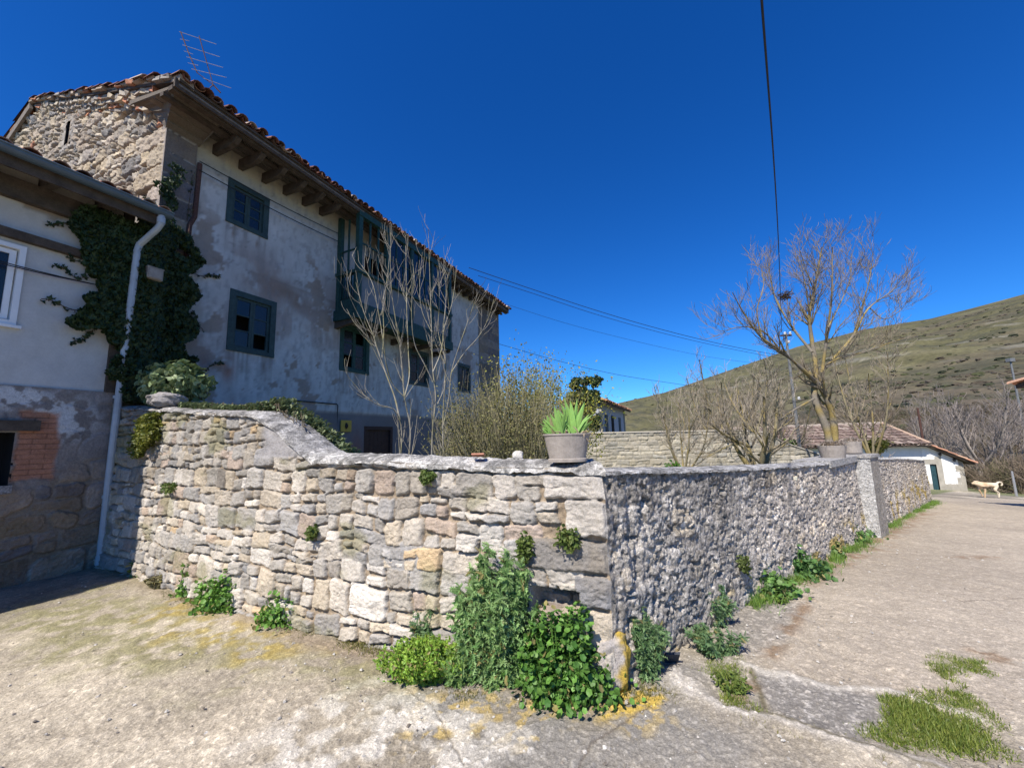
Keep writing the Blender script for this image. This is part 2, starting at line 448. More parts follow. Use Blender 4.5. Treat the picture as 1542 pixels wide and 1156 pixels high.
    for pts, w in (([(0, 1010), (110, 985), (215, 965), (330, 940)], .006), ([(20, 1080), (120, 1040), (190, 1000)], .005), ([(980, 1060), (900, 1110), (860, 1170)], .007), ([(1380, 880), (1450, 905), (1542, 900)], .007), ([(560, 1010), (640, 1060), (700, 1150)], .005)):
        dl = sdline(X + wob * .12 + (n3 - .5) * .02, Y + wob * .12, poly_px(pts)); blend(np.exp(-(dl / w) ** 2), (.12, .10, .08), .7); Zd = Zd - .006 * np.exp(-(dl / (w * 1.5)) ** 2)
    # brown litter streaks by the wall and across the lane
    for pts, w in (([(1200, 880), (1245, 850), (1290, 835)], .16), ([(1120, 1045), (1220, 905)], .06), ([(1440, 838), (1500, 842)], .12), ([(1470, 985), (1540, 1000)], .06), ([(1300, 828), (1340, 800), (1395, 770)], .22)):
        dl = sdline(X + wob * .5, Y + wob * .5, poly_px(pts))
        blend(np.exp(-(dl / w) ** 2) * sst(.40, .62, n2), (.20, .125, .07), .75)
    # soil at the foot of the front wall
    dl = sdline(X, Y, np.array([[-5.0, 5.35], [-3.3, 4.42], [-1.75, 3.58], [0.4, 2.75]]))
    blend(np.exp(-(dl / .13) ** 2), (.27, .21, .15), .7)
    # pebbles showing in the worn surface
    pb = sst(.74, .86, vn(X * 52, Y * 52, 71)) * np.exp(-R / 9)
    C *= (1 + .65 * pb)[..., None]; Zd = Zd + pb * .004
    # turf far out and behind the wall
    far = np.maximum(sst(30, 45, R), soft([(1440, 735), (1700, 725), (1542, 748), (1480, 743)], .4, .6))
    A2 = np.array([.60, 2.78]); W2 = np.array([13.22 - .6, 13.15 - 2.78]); W2 /= np.linalg.norm(W2)
    nb = (X - A2[0]) * -W2[1] + (Y - A2[1]) * W2[0]
    far = np.maximum(far, sst(.3, .6, nb) * sst(2.7, 3.4, Y - .0 + X * .47))
    blend(far, np.array([.13, .15, .055]), .85)
    P = np.stack([X, Y, Zg + Zd], -1)
    mb = MB(); mb.grid(P, np.clip(C, .02, .8))
    o = mb.build('ground', M_ground, smooth=True)
    tag(o, 'worn pale concrete lane and forecourt with moss stains, tar repairs and broken slab edges', None, kind='structure')
make_ground()

# ------------------------------------------------------------------ hill
SKYL = [(500, 652), (700, 645), (850, 625), (930, 607), (1000, 591), (1090, 560), (1200, 522), (1300, 496), (1342, 489), (1400, 480), (1460, 465), (1542, 443), (1650, 405), (1900, 330)]
def make_hill():
    az, el = [], []
    for p in SKYL:
        r = ray(*p); az.append(math.atan2(r[0], r[1])); el.append(r[2] / math.hypot(r[0], r[1]))
    A = np.linspace(az[0] - .1, az[-1] + .25, 560); E = np.interp(A, az, el)
    T = np.concatenate([np.linspace(0, 1, 300), 1 + np.linspace(.02, .8, 30)])
    AA, TT = np.meshgrid(A, T); EE = np.interp(AA, A, E)
    Rs = 330 + 40 * np.sin(AA * 3)
    R = 62 + (Rs - 62) * np.minimum(TT, 1) ** 1.35 + np.maximum(TT - 1, 0) * 500
    ztop = 1.6 + EE * Rs
    X = R * np.sin(AA); Y = R * np.cos(AA)
    t = np.clip((R - 62) / (Rs - 62), 0, 1)
    base = np.maximum(gz(X, Y), -5) - .6
    Z = -5.6 + (ztop + 5.6) * (t * .88 + .12 * t * t)
    Z = np.where(TT > 1, ztop - (R - Rs) * .35, Z)
    env = np.sin(np.clip(t, 0, 1) * pi) ** .6 * (TT < 1)
    rel = (fbm(X / 70, Y / 70, 21, 4) - .5) * 16 + (fbm(X / 18, Y / 18, 22, 4) - .5) * 5
    Z = Z + rel * env
    n1 = fbm(X / 55, Y / 30 + Z / 14, 31, 5); n2 = fbm(X / 12, Z / 3.2, 33, 4); n3 = fbm(X / 3, Z / 1.4, 35, 3)
    g = np.array([.094, .088, .042]); br = np.array([.105, .085, .060]); dk = np.array([.055, .055, .035]); st = np.array([.27, .25, .21]); lt = np.array([.128, .118, .062])
    C = g + (lt - g) * sst(.45, .7, n2)[..., None]
    low = sst(.42, .10, t + (n1 - .5) * .5 - (AA - .75) * .35)
    w = np.maximum(sst(.54, .68, n1) * .55, low)[..., None]; C = C * (1 - w) + br * w
    w = (sst(.56, .66, n3) * .7)[..., None]; C = C * (1 - w) + dk * w
    w = (sst(.64, .70, fbm(X / 30, Z / 3.0, 41, 4)) * sst(.45, .6, n3) * .4)[..., None]; C = C * (1 - w) + st * w
    mb = MB(); mb.grid(np.stack([X, Y, Z], -1), np.clip(C, .01, .6)[...], None)
    # flip not needed: grid normals are computed by winding only for shading
    o = mb.build('hill', M_hill, smooth=True)
    tag(o, 'grassy hillside with brown scrub rising behind the village', None, kind='structure')
    # scrub bushes on the hillside, past counting
    rng = np.random.RandomState(5); mb = MB()
    tv = []
    for i in range(12):
        tv.append([cos(i * 2.4) * sin(.3 + i * .11), sin(i * 2.4) * sin(.3 + i * .11), cos(.2 + i * .13)])
    tv = np.array(tv)
    import bmesh
    bm = bmesh.new(); bmesh.ops.create_icosphere(bm, subdivisions=2, radius=1)
    tv = np.array([v.co[:] for v in bm.verts]); tf = np.array([[v.index for v in f.verts] for f in bm.faces]); bm.free()
    tv = tv * (1 + .35 * rng.uniform(-1, 1, (len(tv), 1)))
    N = 5200
    ii = rng.randint(20, 292, N * 3); jj = rng.randint(0, 560, N * 3)
    dens = (n1[ii, jj] > .56) | (low[ii, jj] > .7)
    k = np.where(dens | (rng.rand(N * 3) < .12))[0][:N]
    ii, jj = ii[k], jj[k]
    pos = np.stack([X[ii, jj], Y[ii, jj], Z[ii, jj]], -1)
    th = rng.uniform(0, 2 * pi, len(k)); R3 = np.zeros((len(k), 3, 3)); R3[:, 0, 0] = np.cos(th); R3[:, 0, 1] = np.sin(th); R3[:, 1, 0] = -np.sin(th); R3[:, 1, 1] = np.cos(th); R3[:, 2, 2] = 1
    scl = (.25 + .65 * rng.rand(len(k), 1) ** 2.5) * np.array([[1.5, 1.3, .6]])
    pal = np.array([[.075, .06, .042], [.06, .065, .03], [.095, .08, .06], [.045, .05, .028]])
    mb.scatter(tv, [tf], pos, R3, scl, pal[rng.randint(0, 4, len(k))])
    tag(mb.build('hillside_scrub', M_hill), 'low brown and dark green scrub dotted over the hillside', None, kind='stuff')
    return A, T, X, Y, Z
HILL = make_hill()

# ------------------------------------------------------------------ garden walls
WA = np.array([0.60, 2.78, 0]); WB = np.array([-5.86, 5.82, 0]); WC = np.array([13.22, 13.15, 0])
W1 = (WB - WA) / np.linalg.norm(WB - WA); L1 = np.linalg.norm(WB - WA); N1 = np.array([W1[1], -W1[0], 0]) * 1.0
if N1[1] > 0: N1 = -N1
W2 = (WC - WA) / np.linalg.norm(WC - WA); L2 = np.linalg.norm(WC - WA); N2 = np.array([W2[1], -W2[0], 0])
def top1(s): return np.interp(s, [-.2, 0, 1.0, 1.8, 2.65, 2.8, 3.0, 3.25, 3.6, 4.9, 6.4, 7.2], [1.37, 1.38, 1.40, 1.44, 1.46, 1.52, 1.64, 1.78, 1.92, 2.02, 2.16, 2.2])
def top2(s): return np.interp(s, [0, .8, 2, 4, 6.8, 8.4, 9.1, 13, 17], [1.36, 1.31, 1.24, 1.15, 1.04, 1.00, .98, .78, .52])
MIT = (N1 + N2) / (1 + N1 @ N2)
def bow(s): return .17 * np.sin(pi * np.clip(s, 0, 6.2) / 6.2)
def wp1(S, Z, H):
    S = np.asarray(S, float); k = sst(.16, 0, S); e = (H + bow(S) + (1.4 - Z) * .03 + k * (fbm(Z * 6, Z * 0 + 3, 5, 3) - .5) * .07)[..., None]; k = k[..., None]
    return WA + W1 * S[..., None] + (N1 * (1 - k) + MIT * k) * e + ZZ * Z[..., None]
def wp2(S, Z, H):
    S = np.asarray(S, float); k = sst(.16, 0, S); e = (H + (1.4 - Z) * .03 + k * (fbm(Z * 6, Z * 0 + 3, 5, 3) - .5) * .07)[..., None]; k = k[..., None]
    return WA + W2 * S[..., None] + (N2 * (1 - k) + MIT * k) * e + ZZ * Z[..., None]
def wall_cap(mb, wp, s0, s1, top, th, seed, col, ns=400, lip=.05, bump=.018, hgt=.05):
    S = np.linspace(s0, s1, ns); V = np.array([-.12, -.02, .04, .12, .3, .5, .7, .88, 1.0, 1.05, 1.1])
    SS, VV = np.meshgrid(S, V)
    prof = np.interp(VV, [-.12, -.02, .04, .12, .5, .88, 1, 1.1], [-lip * 1.2, -lip * .4, 0, hgt * .5, hgt, hgt * .6, 0, -.6])
    lipn = fbm(SS * 5, VV * 0 + seed, seed, 3)
    prof = np.where(VV < 0, prof * (.4 + 1.2 * lipn), prof)
    nz = (fbm(SS * 9, VV * 5, seed + 1, 4) - .5) * bump * 2 + (fbm(SS * 30, VV * 9, seed + 6, 3) - .5) * bump * .9
    H = -np.clip(VV, -.02, 1.0) * th + np.where(VV < .05, .010, 0) + nz * .7
    P = wp(SS, top(SS) + prof + nz, H)
    c = np.array(col) * (.25 + .8 * fbm(SS * 8, VV * 4, seed + 2, 4) + .7 * fbm(SS * 32, VV * 12, seed + 3, 3))[..., None]
    dk = sst(.52, .62, fbm(SS * 14, VV * 6, seed + 4, 3))[..., None]
    c = c * (1 - .55 * dk)
    mb.grid(P, np.clip(c, 0, .85))

def front_wall():
    root = thing('garden_stone_wall', WA + [0, 0, gz(*WA[:2])], 'irregular grey and beige rubble stone garden wall facing the forecourt, stepping up to the left', 'stone wall', None)
    S1 = np.concatenate([np.arange(0, 3.2, .0085), np.arange(3.2, L1, .012)]); ss, vv = np.meshgrid(S1, np.linspace(0, 1, 235))
    zt = top1(ss); zb = -.14
    Z = zb + vv * (zt - zb)
    rng = np.random.RandomState(11)
    st = layout(L1 + .2, -.15, .62, rng, (.14, .27), (.14, .38), .46)
    st += layout(L1 + .2, .60, 1.48, rng, (.12, .25), (.12, .36), .50)
    st += layout(L1 + .2, 1.46, 2.3, rng, (.11, .19), (.10, .27), .40)
    qs = [(.15, 1.255, .27, .085), (.08, 1.05, .20, .125), (.22, .80, .34, .105), (.05, .585, .17, .105), (.10, .36, .24, .115), (.02, .12, .2, .12)]
    st = [q for q in st if not any(abs(q[0] - k[0]) < k[2] + q[2] * .1 and abs(q[1] - k[1]) < k[3] + q[3] * .05 for k in qs)]
    st += [(1.62, .70, .20, .14)]
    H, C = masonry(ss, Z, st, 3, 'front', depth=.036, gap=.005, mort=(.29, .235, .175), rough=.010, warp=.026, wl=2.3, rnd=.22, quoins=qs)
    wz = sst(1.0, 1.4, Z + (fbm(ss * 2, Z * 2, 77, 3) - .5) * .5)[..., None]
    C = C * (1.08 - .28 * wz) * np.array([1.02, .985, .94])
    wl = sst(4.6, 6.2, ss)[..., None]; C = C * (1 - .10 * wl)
    mo = (sst(.60, .72, fbm(ss * 2.3, Z * 3.5, 90, 4)) * .5)[..., None]; C = C * (1 - mo) + np.array([.20, .19, .09]) * mo
    # rendered ramp where the wall steps up
    rp = sst(3.55, 3.35, ss + (fbm(ss * 8, Z * 8, 4, 3) - .5) * .25) * sst(1.46, 1.50, Z) * sst(2.55, 2.75, ss)
    H = H * (1 - rp) + rp * (-.004 + (fbm(ss * 9, Z * 9, 6, 4) - .5) * .02)
    gc = np.array([.30, .285, .285]) * (.7 + .6 * fbm(ss * 10, Z * 10, 7, 4))[..., None]
    C = C * (1 - rp[..., None]) + gc * rp[..., None]
    # dark hole beside the lower quoin
    ho = sst(.03, -.01, np.maximum(np.abs(ss - .36) - .15, np.abs(Z - .50) - .055))
    H = H - ho * .13; C = C * (1 - .3 * ho[..., None])
    H = H * sst(0, .035, ss)
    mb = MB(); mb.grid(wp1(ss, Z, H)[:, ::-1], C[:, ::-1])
    o = mb.build('masonry', M_stone, root, smooth=True)
    mb = MB(); wall_cap(mb, wp1, -.02, 2.75, top1, .46, 21, (.52, .50, .47), 330, bump=.020, lip=.028)
    wall_cap(mb, wp1, 2.7, L1, top1, .46, 23, (.36, .345, .33), 300, bump=.02, lip=.018)
    mb.build('mortar_capping', M_rough, root, smooth=True)
    mb = MB()
    P = [WA - N1 * .44 + ZZ * -.3, WB - N1 * .44 + ZZ * -.3, WB - N1 * .44 + ZZ * 2.15, WA + W1 * 3.5 - N1 * .44 + ZZ * 1.85, WA + W1 * 2.7 - N1 * .44 + ZZ * 1.42, WA - N1 * .44 + ZZ * 1.33]
    mb.add(P, [np.array([[0, 1, 2, 3]]), np.array([[0, 3, 4, 5]])], (.3, .28, .25))
    mb.build('back_face', M_rough, root)
    return root
front_wall()

def lane_wall():
    root = thing('garden_roughcast_wall', WA + W2 * 8 + ZZ * gz(*(WA + W2 * 8)[:2]), 'long grey rough mortared garden wall running down the lane, deeply pitted surface', 'stone wall', None)
    S1 = [0.0]
    while S1[-1] < L2 + .1:
        P = WA + W2 * S1[-1]; S1.append(S1[-1] + max(.0075, .0032 * math.hypot(P[0], P[1])))
    S1 = np.array(S1); ss, vv = np.meshgrid(S1, np.linspace(0, 1, 190))
    PB = WA + W2 * S1[:, None]; zb = gz(PB[:, 0], PB[:, 1])[None] - .14
    zt = top2(ss); Z = zb + vv * (zt - zb)
    rng = np.random.RandomState(12)
    st = [q for q in layout(L2 + .2, -1.1, 1.5, rng, (.12, .30), (.12, .36), .55) if rng.rand() < .66 + .3 * (q[0] > 8.5)]
    st += [(.62, .88, .11, .12), (1.5, .45, .10, .08), (2.3, .98, .09, .06), (3.1, .55, .13, .09), (4.2, .75, .12, .08), (5.3, .30, .14, .09)]
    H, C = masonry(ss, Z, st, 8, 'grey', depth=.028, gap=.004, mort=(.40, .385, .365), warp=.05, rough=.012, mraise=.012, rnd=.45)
    f = fbm(ss * 6, Z * 6, 61, 5); f2 = fbm(ss * 17, Z * 17, 62, 5); f3 = fbm(ss * 40, Z * 40, 63, 3)
    vert = fbm(ss * 16, Z * 3, 66, 4)
    nearc = sst(.9, .2, ss)
    rg = 1 - np.abs(fbm(ss * 13, Z * 13, 76, 4) - .5) * 2
    H = H * .45 + (f - .5) * .018 + (f2 - .5) * .016 + (f3 - .5) * .020 + (rg - .8) * .006 + (vert - .5) * .06 * nearc
    pit = sst(.64, .67, fbm(ss * 16, Z * 19, 65, 3)) * .6
    en = (fbm(ss * 25, Z * 25, 75, 3) - .5) * .05
    for i in range(120):
        s_ = L2 * rng.rand() ** 1.5; z_ = rng.uniform(-.1, 1.25) + float(gz(*(WA + W2 * s_)[:2])); a_, b_ = rng.uniform(.012, .05), rng.uniform(.010, .03)
        i0, i1 = np.searchsorted(S1, [s_ - .15, s_ + .15]); sl = (slice(None), slice(i0, i1)); d_ = np.hypot((ss[sl] - s_) / a_, (Z[sl] - z_) / b_) - 1 + en[sl] * 14
        pit[sl] = np.maximum(pit[sl], sst(.25, -.1, d_) * 1.5)
    H = H - pit * .034; C = C * (1 - .30 * np.minimum(pit, 1)[..., None])
    C = C * (.10 + .7 * f2 + 1.15 * fbm(ss * 34, Z * 34, 73, 4))[..., None]
    blu = sst(.4, .65, fbm(ss * 3, Z * 3, 67, 4))[..., None]
    C = C * (1 - blu * .4) + np.array([.32, .32, .325]) * blu * .4
    wh = (sst(.68, .76, fbm(ss * 15, Z * 15, 68, 4)))[..., None]; C = C * (1 - wh) + np.array([.62, .60, .57]) * wh
    dkt = sst(.85, 1.25, Z + (fbm(ss * 4, Z * 4, 69, 3) - .5) * .7)[..., None] * sst(8, 3, ss)[..., None]; C = C * (1 - .30 * dkt)
    C = C * np.array([1.06, 1.0, .93]); wm = sst(1.5, 4, ss)[..., None]; C = C * (1 + wm * np.array([.17, .13, .09])) * (.80 + .40 * fbm(ss * 1.7, Z * 1.7, 78, 4))[..., None]
    ylw = (sst(.3, 0, Z) * sst(.55, .68, fbm(ss * 4, Z * 5, 64, 3)))[..., None]; C = C * (1 - ylw) + np.array([.44, .33, .12]) * ylw
    H = H * sst(0, .05, ss)
    mb = MB(); mb.grid(wp2(ss, Z, H), np.clip(C, .02, .8))
    mb.build('masonry', M_rough, root, smooth=True)
    mb = MB(); wall_cap(mb, wp2, .0, L2, top2, .44, 31, (.42, .41, .40), 900, lip=.014, bump=.014, hgt=.02)
    mb.build('mortar_capping', M_rough, root, smooth=True)
    mb = MB()
    q = []
    for s in (0, 2, 4, 6.8, 9.1, 13, L2): q += [WA + W2 * s - N2 * .42 + ZZ * (top2(s) - .02), WA + W2 * s - N2 * .42 + ZZ * -2]
    mb.add(q, np.array([[2 * i, 2 * i + 1, 2 * i + 3, 2 * i + 2] for i in range(6)]), (.3, .28, .25))
    e = [WA + W2 * L2, WA + W2 * L2 - N2 * .42]
    mb.add([e[0] + ZZ * -2, e[1] + ZZ * -2, e[1] + ZZ * .5, e[0] + ZZ * .5], np.array([[0, 1, 2, 3]]), (.3, .28, .25))
    mb.build('back_face', M_rough, root)
    # cement slab on the wall top beside the pillar, under the pots
    mb = MB(); c = WA + W2 * 6.35 - N2 * .2 + ZZ * 1.09
    mb.box(c, (1.9, .5, .10), [W2, -N2, ZZ], (.36, .35, .34))
    mb.build('cement_slab', M_rough, root)
    # buttress pillar
    mb = MB()
    zb = float(gz(*(WA + W2 * 8)[:2])) - .2
    S, Zp = np.meshgrid(np.linspace(0, 1, 60), np.linspace(0, 1, 90))
    col = lambda k: np.array(k) * (.75 + .5 * fbm(S * 6, Zp * 9, 55, 4))[..., None]
    def face(a, b, cc):
        P = a + (b - a) * S[..., None] + ZZ * (zb + Zp * (1.12 - zb))[..., None]
        n = np.cross(b - a, ZZ); n /= np.linalg.norm(n)
        mb.grid(P + n * ((fbm(S * 7, Zp * 10, 57, 3) - .5) * .02 * np.sin(pi * S))[..., None], col(cc))
    p0 = WA + W2 * 7.15 - N2 * .3; p1 = WA + W2 * 7.15 + N2 * .22; p2 = WA + W2 * 7.85 + N2 * .22; p3 = WA + W2 * 7.85 - N2 * .3
    face(p0, p1, (.43, .42, .41)); face(p1, p2, (.31, .28, .245)); face(p2, p3, (.33, .30, .27))  # sun-facing side painted paler than the front, sunlight put into its colour
    mb.box((p0 + p2) / 2 + ZZ * 1.125, (.74, .56, .05), [W2, -N2, ZZ], (.35, .335, .32))
    mb.build('pillar', M_rough, root, smooth=False)
lane_wall()

# ------------------------------------------------------------------ leaves, twigs, rocks helpers
def rotz_from(nrm, rng, spin=None):
    """Rotation matrices (columns x,y,z) whose z column is nrm and random spin."""
    n = nrm / (np.linalg.norm(nrm, axis=1)[:, None] + 1e-9)
    a = rng.normal(size=n.shape) if spin is None else spin
    x = a - n * (a * n).sum(1)[:, None]; x /= np.linalg.norm(x, axis=1)[:, None] + 1e-9
    y = np.cross(n, x)
    return np.stack([x, y, n], -1)
def leaf_round(k=11, lobe=.22, cup=.18):
    v = [[0, 0, 0]]
    for i in range(k):
        a = 2 * pi * i / k + pi / k; r = 1 - (lobe if i % 2 else 0)
        if i == 0 or i == k - 1: r *= .8
        v.append([r * cos(a), r * sin(a), cup * r * r])
    return np.array(v) * .5, [np.array([[0, i + 1, (i + 1) % k + 1] for i in range(k)])]
def leaf_long(w=.3, fold=.12):
    v = np.array([[0, 0, 0], [.3, w * .8, fold], [.3, -w * .8, fold], [.65, w, fold * .7], [.65, -w, fold * .7], [1, 0, -.12], [.35, 0, 0], [.68, 0, 0]])
    return v, [np.array([[0, 6, 1], [0, 2, 6], [5, 3, 7], [5, 7, 4]]), np.array([[6, 7, 3, 1], [6, 2, 4, 7]])]
def leaf_jag():
    v = [[0, 0, 0]]; k = 5
    for i in range(1, k): v += [[i / k - .06, .10, .03], [i / k + .02, .30 * sin(pi * i / k * .9 + .3), .10], [i / k + .06, .08, .03]]
    n = len(v); v.append([1, 0, -.15]); up = np.array(v); dn = up * [1, -1, 1]
    mid = [[i / k, 0, 0] for i in range(1, k)]; V = np.concatenate([up, dn, mid]); f = []
    for s_, o in ((1, 0), (-1, n + 1)):
        for i in range(k - 1):
            a = o + 1 + 3 * i; m = 2 * (n + 1) + i; t = [[a, a + 2, a + 1], [m, a + 2, a], [m - 1 if i else 0, m, a]]
            if i: t.append([m - 1, a, a - 1])
            f += [q if s_ > 0 else q[::-1] for q in t]
        e = [2 * (n + 1) + k - 2, n, o + 3 * (k - 1)]; f.append(e)
    return V, [np.array(f)]
def leaf_ivy():
    v = np.array([[0, 0, 0], [.1, .38, .05], [.38, .46, .0], [.5, .22, .06], [1, 0, -.05], [.5, -.22, .06], [.38, -.46, 0], [.1, -.38, .05]])
    v = v - [.35, 0, 0]
    return v, [np.array([[0, 4, 3], [0, 3, 2], [0, 2, 1], [0, 5, 4], [0, 6, 5], [0, 7, 6]])]
def gcol(rng, N, a, b, var=.2):
    t = rng.rand(N, 1); return (np.array(a) * (1 - t) + np.array(b) * t) * rng.uniform(1 - var, 1 + var, (N, 1))
def rock(mb, c, size, seed, col, sub=4, amp=.30):
    import bmesh
    bm = bmesh.new(); bmesh.ops.create_icosphere(bm, subdivisions=sub, radius=1)
    v = np.array([q.co[:] for q in bm.verts]); f = np.array([[q.index for q in t.verts] for t in bm.faces]); bm.free()
    m = np.sign(v) * np.abs(v) ** .75
    n = fbm(v[:, 0] * 1.7 + seed, v[:, 1] * 1.7 + v[:, 2] * 2.3, seed, 4) - .5
    n2 = fbm(v[:, 0] * 6 + seed, v[:, 1] * 6 + v[:, 2] * 7, seed + 3, 4) - .5; fc = fbm(v[:, 0] * 2.6 + seed, v[:, 2] * 2.6 - v[:, 1] * 2.2, seed + 5, 2); n = n + (np.round(fc * 7) / 7 - fc) * .5
    p = m * (1 + amp * 2 * n + .12 * n2)[:, None] * np.array(size) / 2
    cc = np.array(col) * (.8 + .5 * (n + .5) * 1.0 + .3 * n2)[:, None]
    mb.add(p + np.asarray(c), f, np.clip(cc, .02, .8))
    return p + np.asarray(c)

# ------------------------------------------------------------------ windows, doors
def window(parent, s0, s1, z0, z1, dface, panes=3, m=M_gframe, broken=(), fw=.12, lab=None, out=.015):
    """A timber casement of two leaves in the facade plane d=dface."""
    fr = MB()
    fr.hbox(s0, s1, dface - out, dface + .10, z1 - fw, z1); fr.hbox(s0, s1, dface - out - .01, dface + .10, z0, z0 + fw * .7)
    fr.hbox(s0, s0 + fw, dface - out, dface + .10, z0 + fw * .7, z1 - fw); fr.hbox(s1 - fw, s1, dface - out, dface + .10, z0 + fw * .7, z1 - fw)
    w = fr.build('window', m, parent)
    a, b = s0 + fw + .003, s1 - fw - .003; mid = (a + b) / 2; zl, zh = z0 + fw * .7 + .003, z1 - fw - .003
    for k, (p, q) in enumerate(((a, mid - .002), (mid + .002, b))):
        sa = MB(); t = .05; D0, D1 = dface + .03, dface + .07
        sa.hbox(p, p + t, D0, D1, zl, zh); sa.hbox(q - t, q, D0, D1, zl, zh)
        sa.hbox(p + t, q - t, D0, D1, zl, zl + t); sa.hbox(p + t, q - t, D0, D1, zh - t, zh)
        hh = (zh - zl - 2 * t) / panes
        for i in range(1, panes): sa.hbox(p + t, q - t, D0 + .004, D1 - .004, zl + t + hh * i - .012, zl + t + hh * i + .012)
        sa.build('sash', m, w)
        for i in range(panes):
            if (k, i) in broken: continue
            g = MB(); g.hbox(p + t, q - t, D0 + .018, D0 + .023, zl + t + hh * i + (.012 if i else 0), zl + t + hh * (i + 1) - (.012 if i < panes - 1 else 0))
            OFF[w.name] = OFF[parent.name]
            g.build('pane', M_glass, w)
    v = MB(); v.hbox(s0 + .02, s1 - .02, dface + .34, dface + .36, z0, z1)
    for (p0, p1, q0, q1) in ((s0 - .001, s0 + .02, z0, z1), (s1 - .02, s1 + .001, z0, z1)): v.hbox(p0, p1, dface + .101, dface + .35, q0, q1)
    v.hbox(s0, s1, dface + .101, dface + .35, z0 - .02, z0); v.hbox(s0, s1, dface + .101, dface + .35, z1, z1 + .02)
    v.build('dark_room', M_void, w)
    return w
def tile_roof(mb, E0, E1, R0, R1, pitch=.22, seg=.42, r=.085, seed=1, pal=((.30, .13, .075), (.22, .095, .06), (.36, .20, .13), (.16, .09, .07), (.40, .27, .19)), jit=1.0, lift=.0):
    """Barrel tiles: columns of tapered half pipes from eave E to ridge R, with channel tiles between."""
    E0, E1, R0, R1 = [np.asarray(q, float) for q in (E0, E1, R0, R1)]
    rng = np.random.RandomState(seed); L = np.linalg.norm(E1 - E0); n = max(2, int(L / pitch)); ang = np.linspace(0, pi, 6)
    for i in range(2 * n + 1):
        t = i / (2.0 * n); chan = i % 2 == 1
        a = E0 + (E1 - E0) * t; b = R0 + (R1 - R0) * t; D = b - a; LL = np.linalg.norm(D); D /= LL
        X = (E1 - E0) / L; X = X - D * (X @ D); X /= np.linalg.norm(X); Nn = np.cross(X, D); Nn = Nn if Nn[2] > 0 else -Nn
        k = max(1, int(LL / seg)); st = (LL + .04) / k
        for j in range(k):
            o = rng.uniform(-.02, .02) * jit; q0 = a + D * (st * j - .05 + (rng.uniform(-.03, .03) * jit if j == 0 else 0)) + X * o + Nn * (lift + rng.uniform(0, .012) * jit)
            q1 = a + D * (st * (j + 1) + .03) + X * (o + rng.uniform(-.008, .008) * jit) + Nn * (lift - .0)
            r0, r1 = r * 1.08, r * .85
            sg = -1 if chan else 1; base0 = .045 if not chan else .075; base1 = .02 if not chan else .05
            v = []
            for (q, rr, bs) in ((q0, r0, base0), (q1, r1, base1)):
                for ro in (rr, rr - .014):
                    for g in ang: v.append(q + X * ro * cos(g) + Nn * (bs + sg * ro * sin(g) * .85))
            m = 6; f = []
            for z in range(m - 1):
                f += [[z, z + 1, 2 * m + z + 1, 2 * m + z], [m + z, 3 * m + z, 3 * m + z + 1, m + z + 1], [z, m + z, m + z + 1, z + 1]]
            c = np.array(pal[rng.choice(len(pal), p=np.array([.32, .25, .2, .13, .1])[:len(pal)] / sum([.32, .25, .2, .13, .1][:len(pal)]))]) * rng.uniform(.8, 1.2)
            mb.add(v, np.array(f), c)

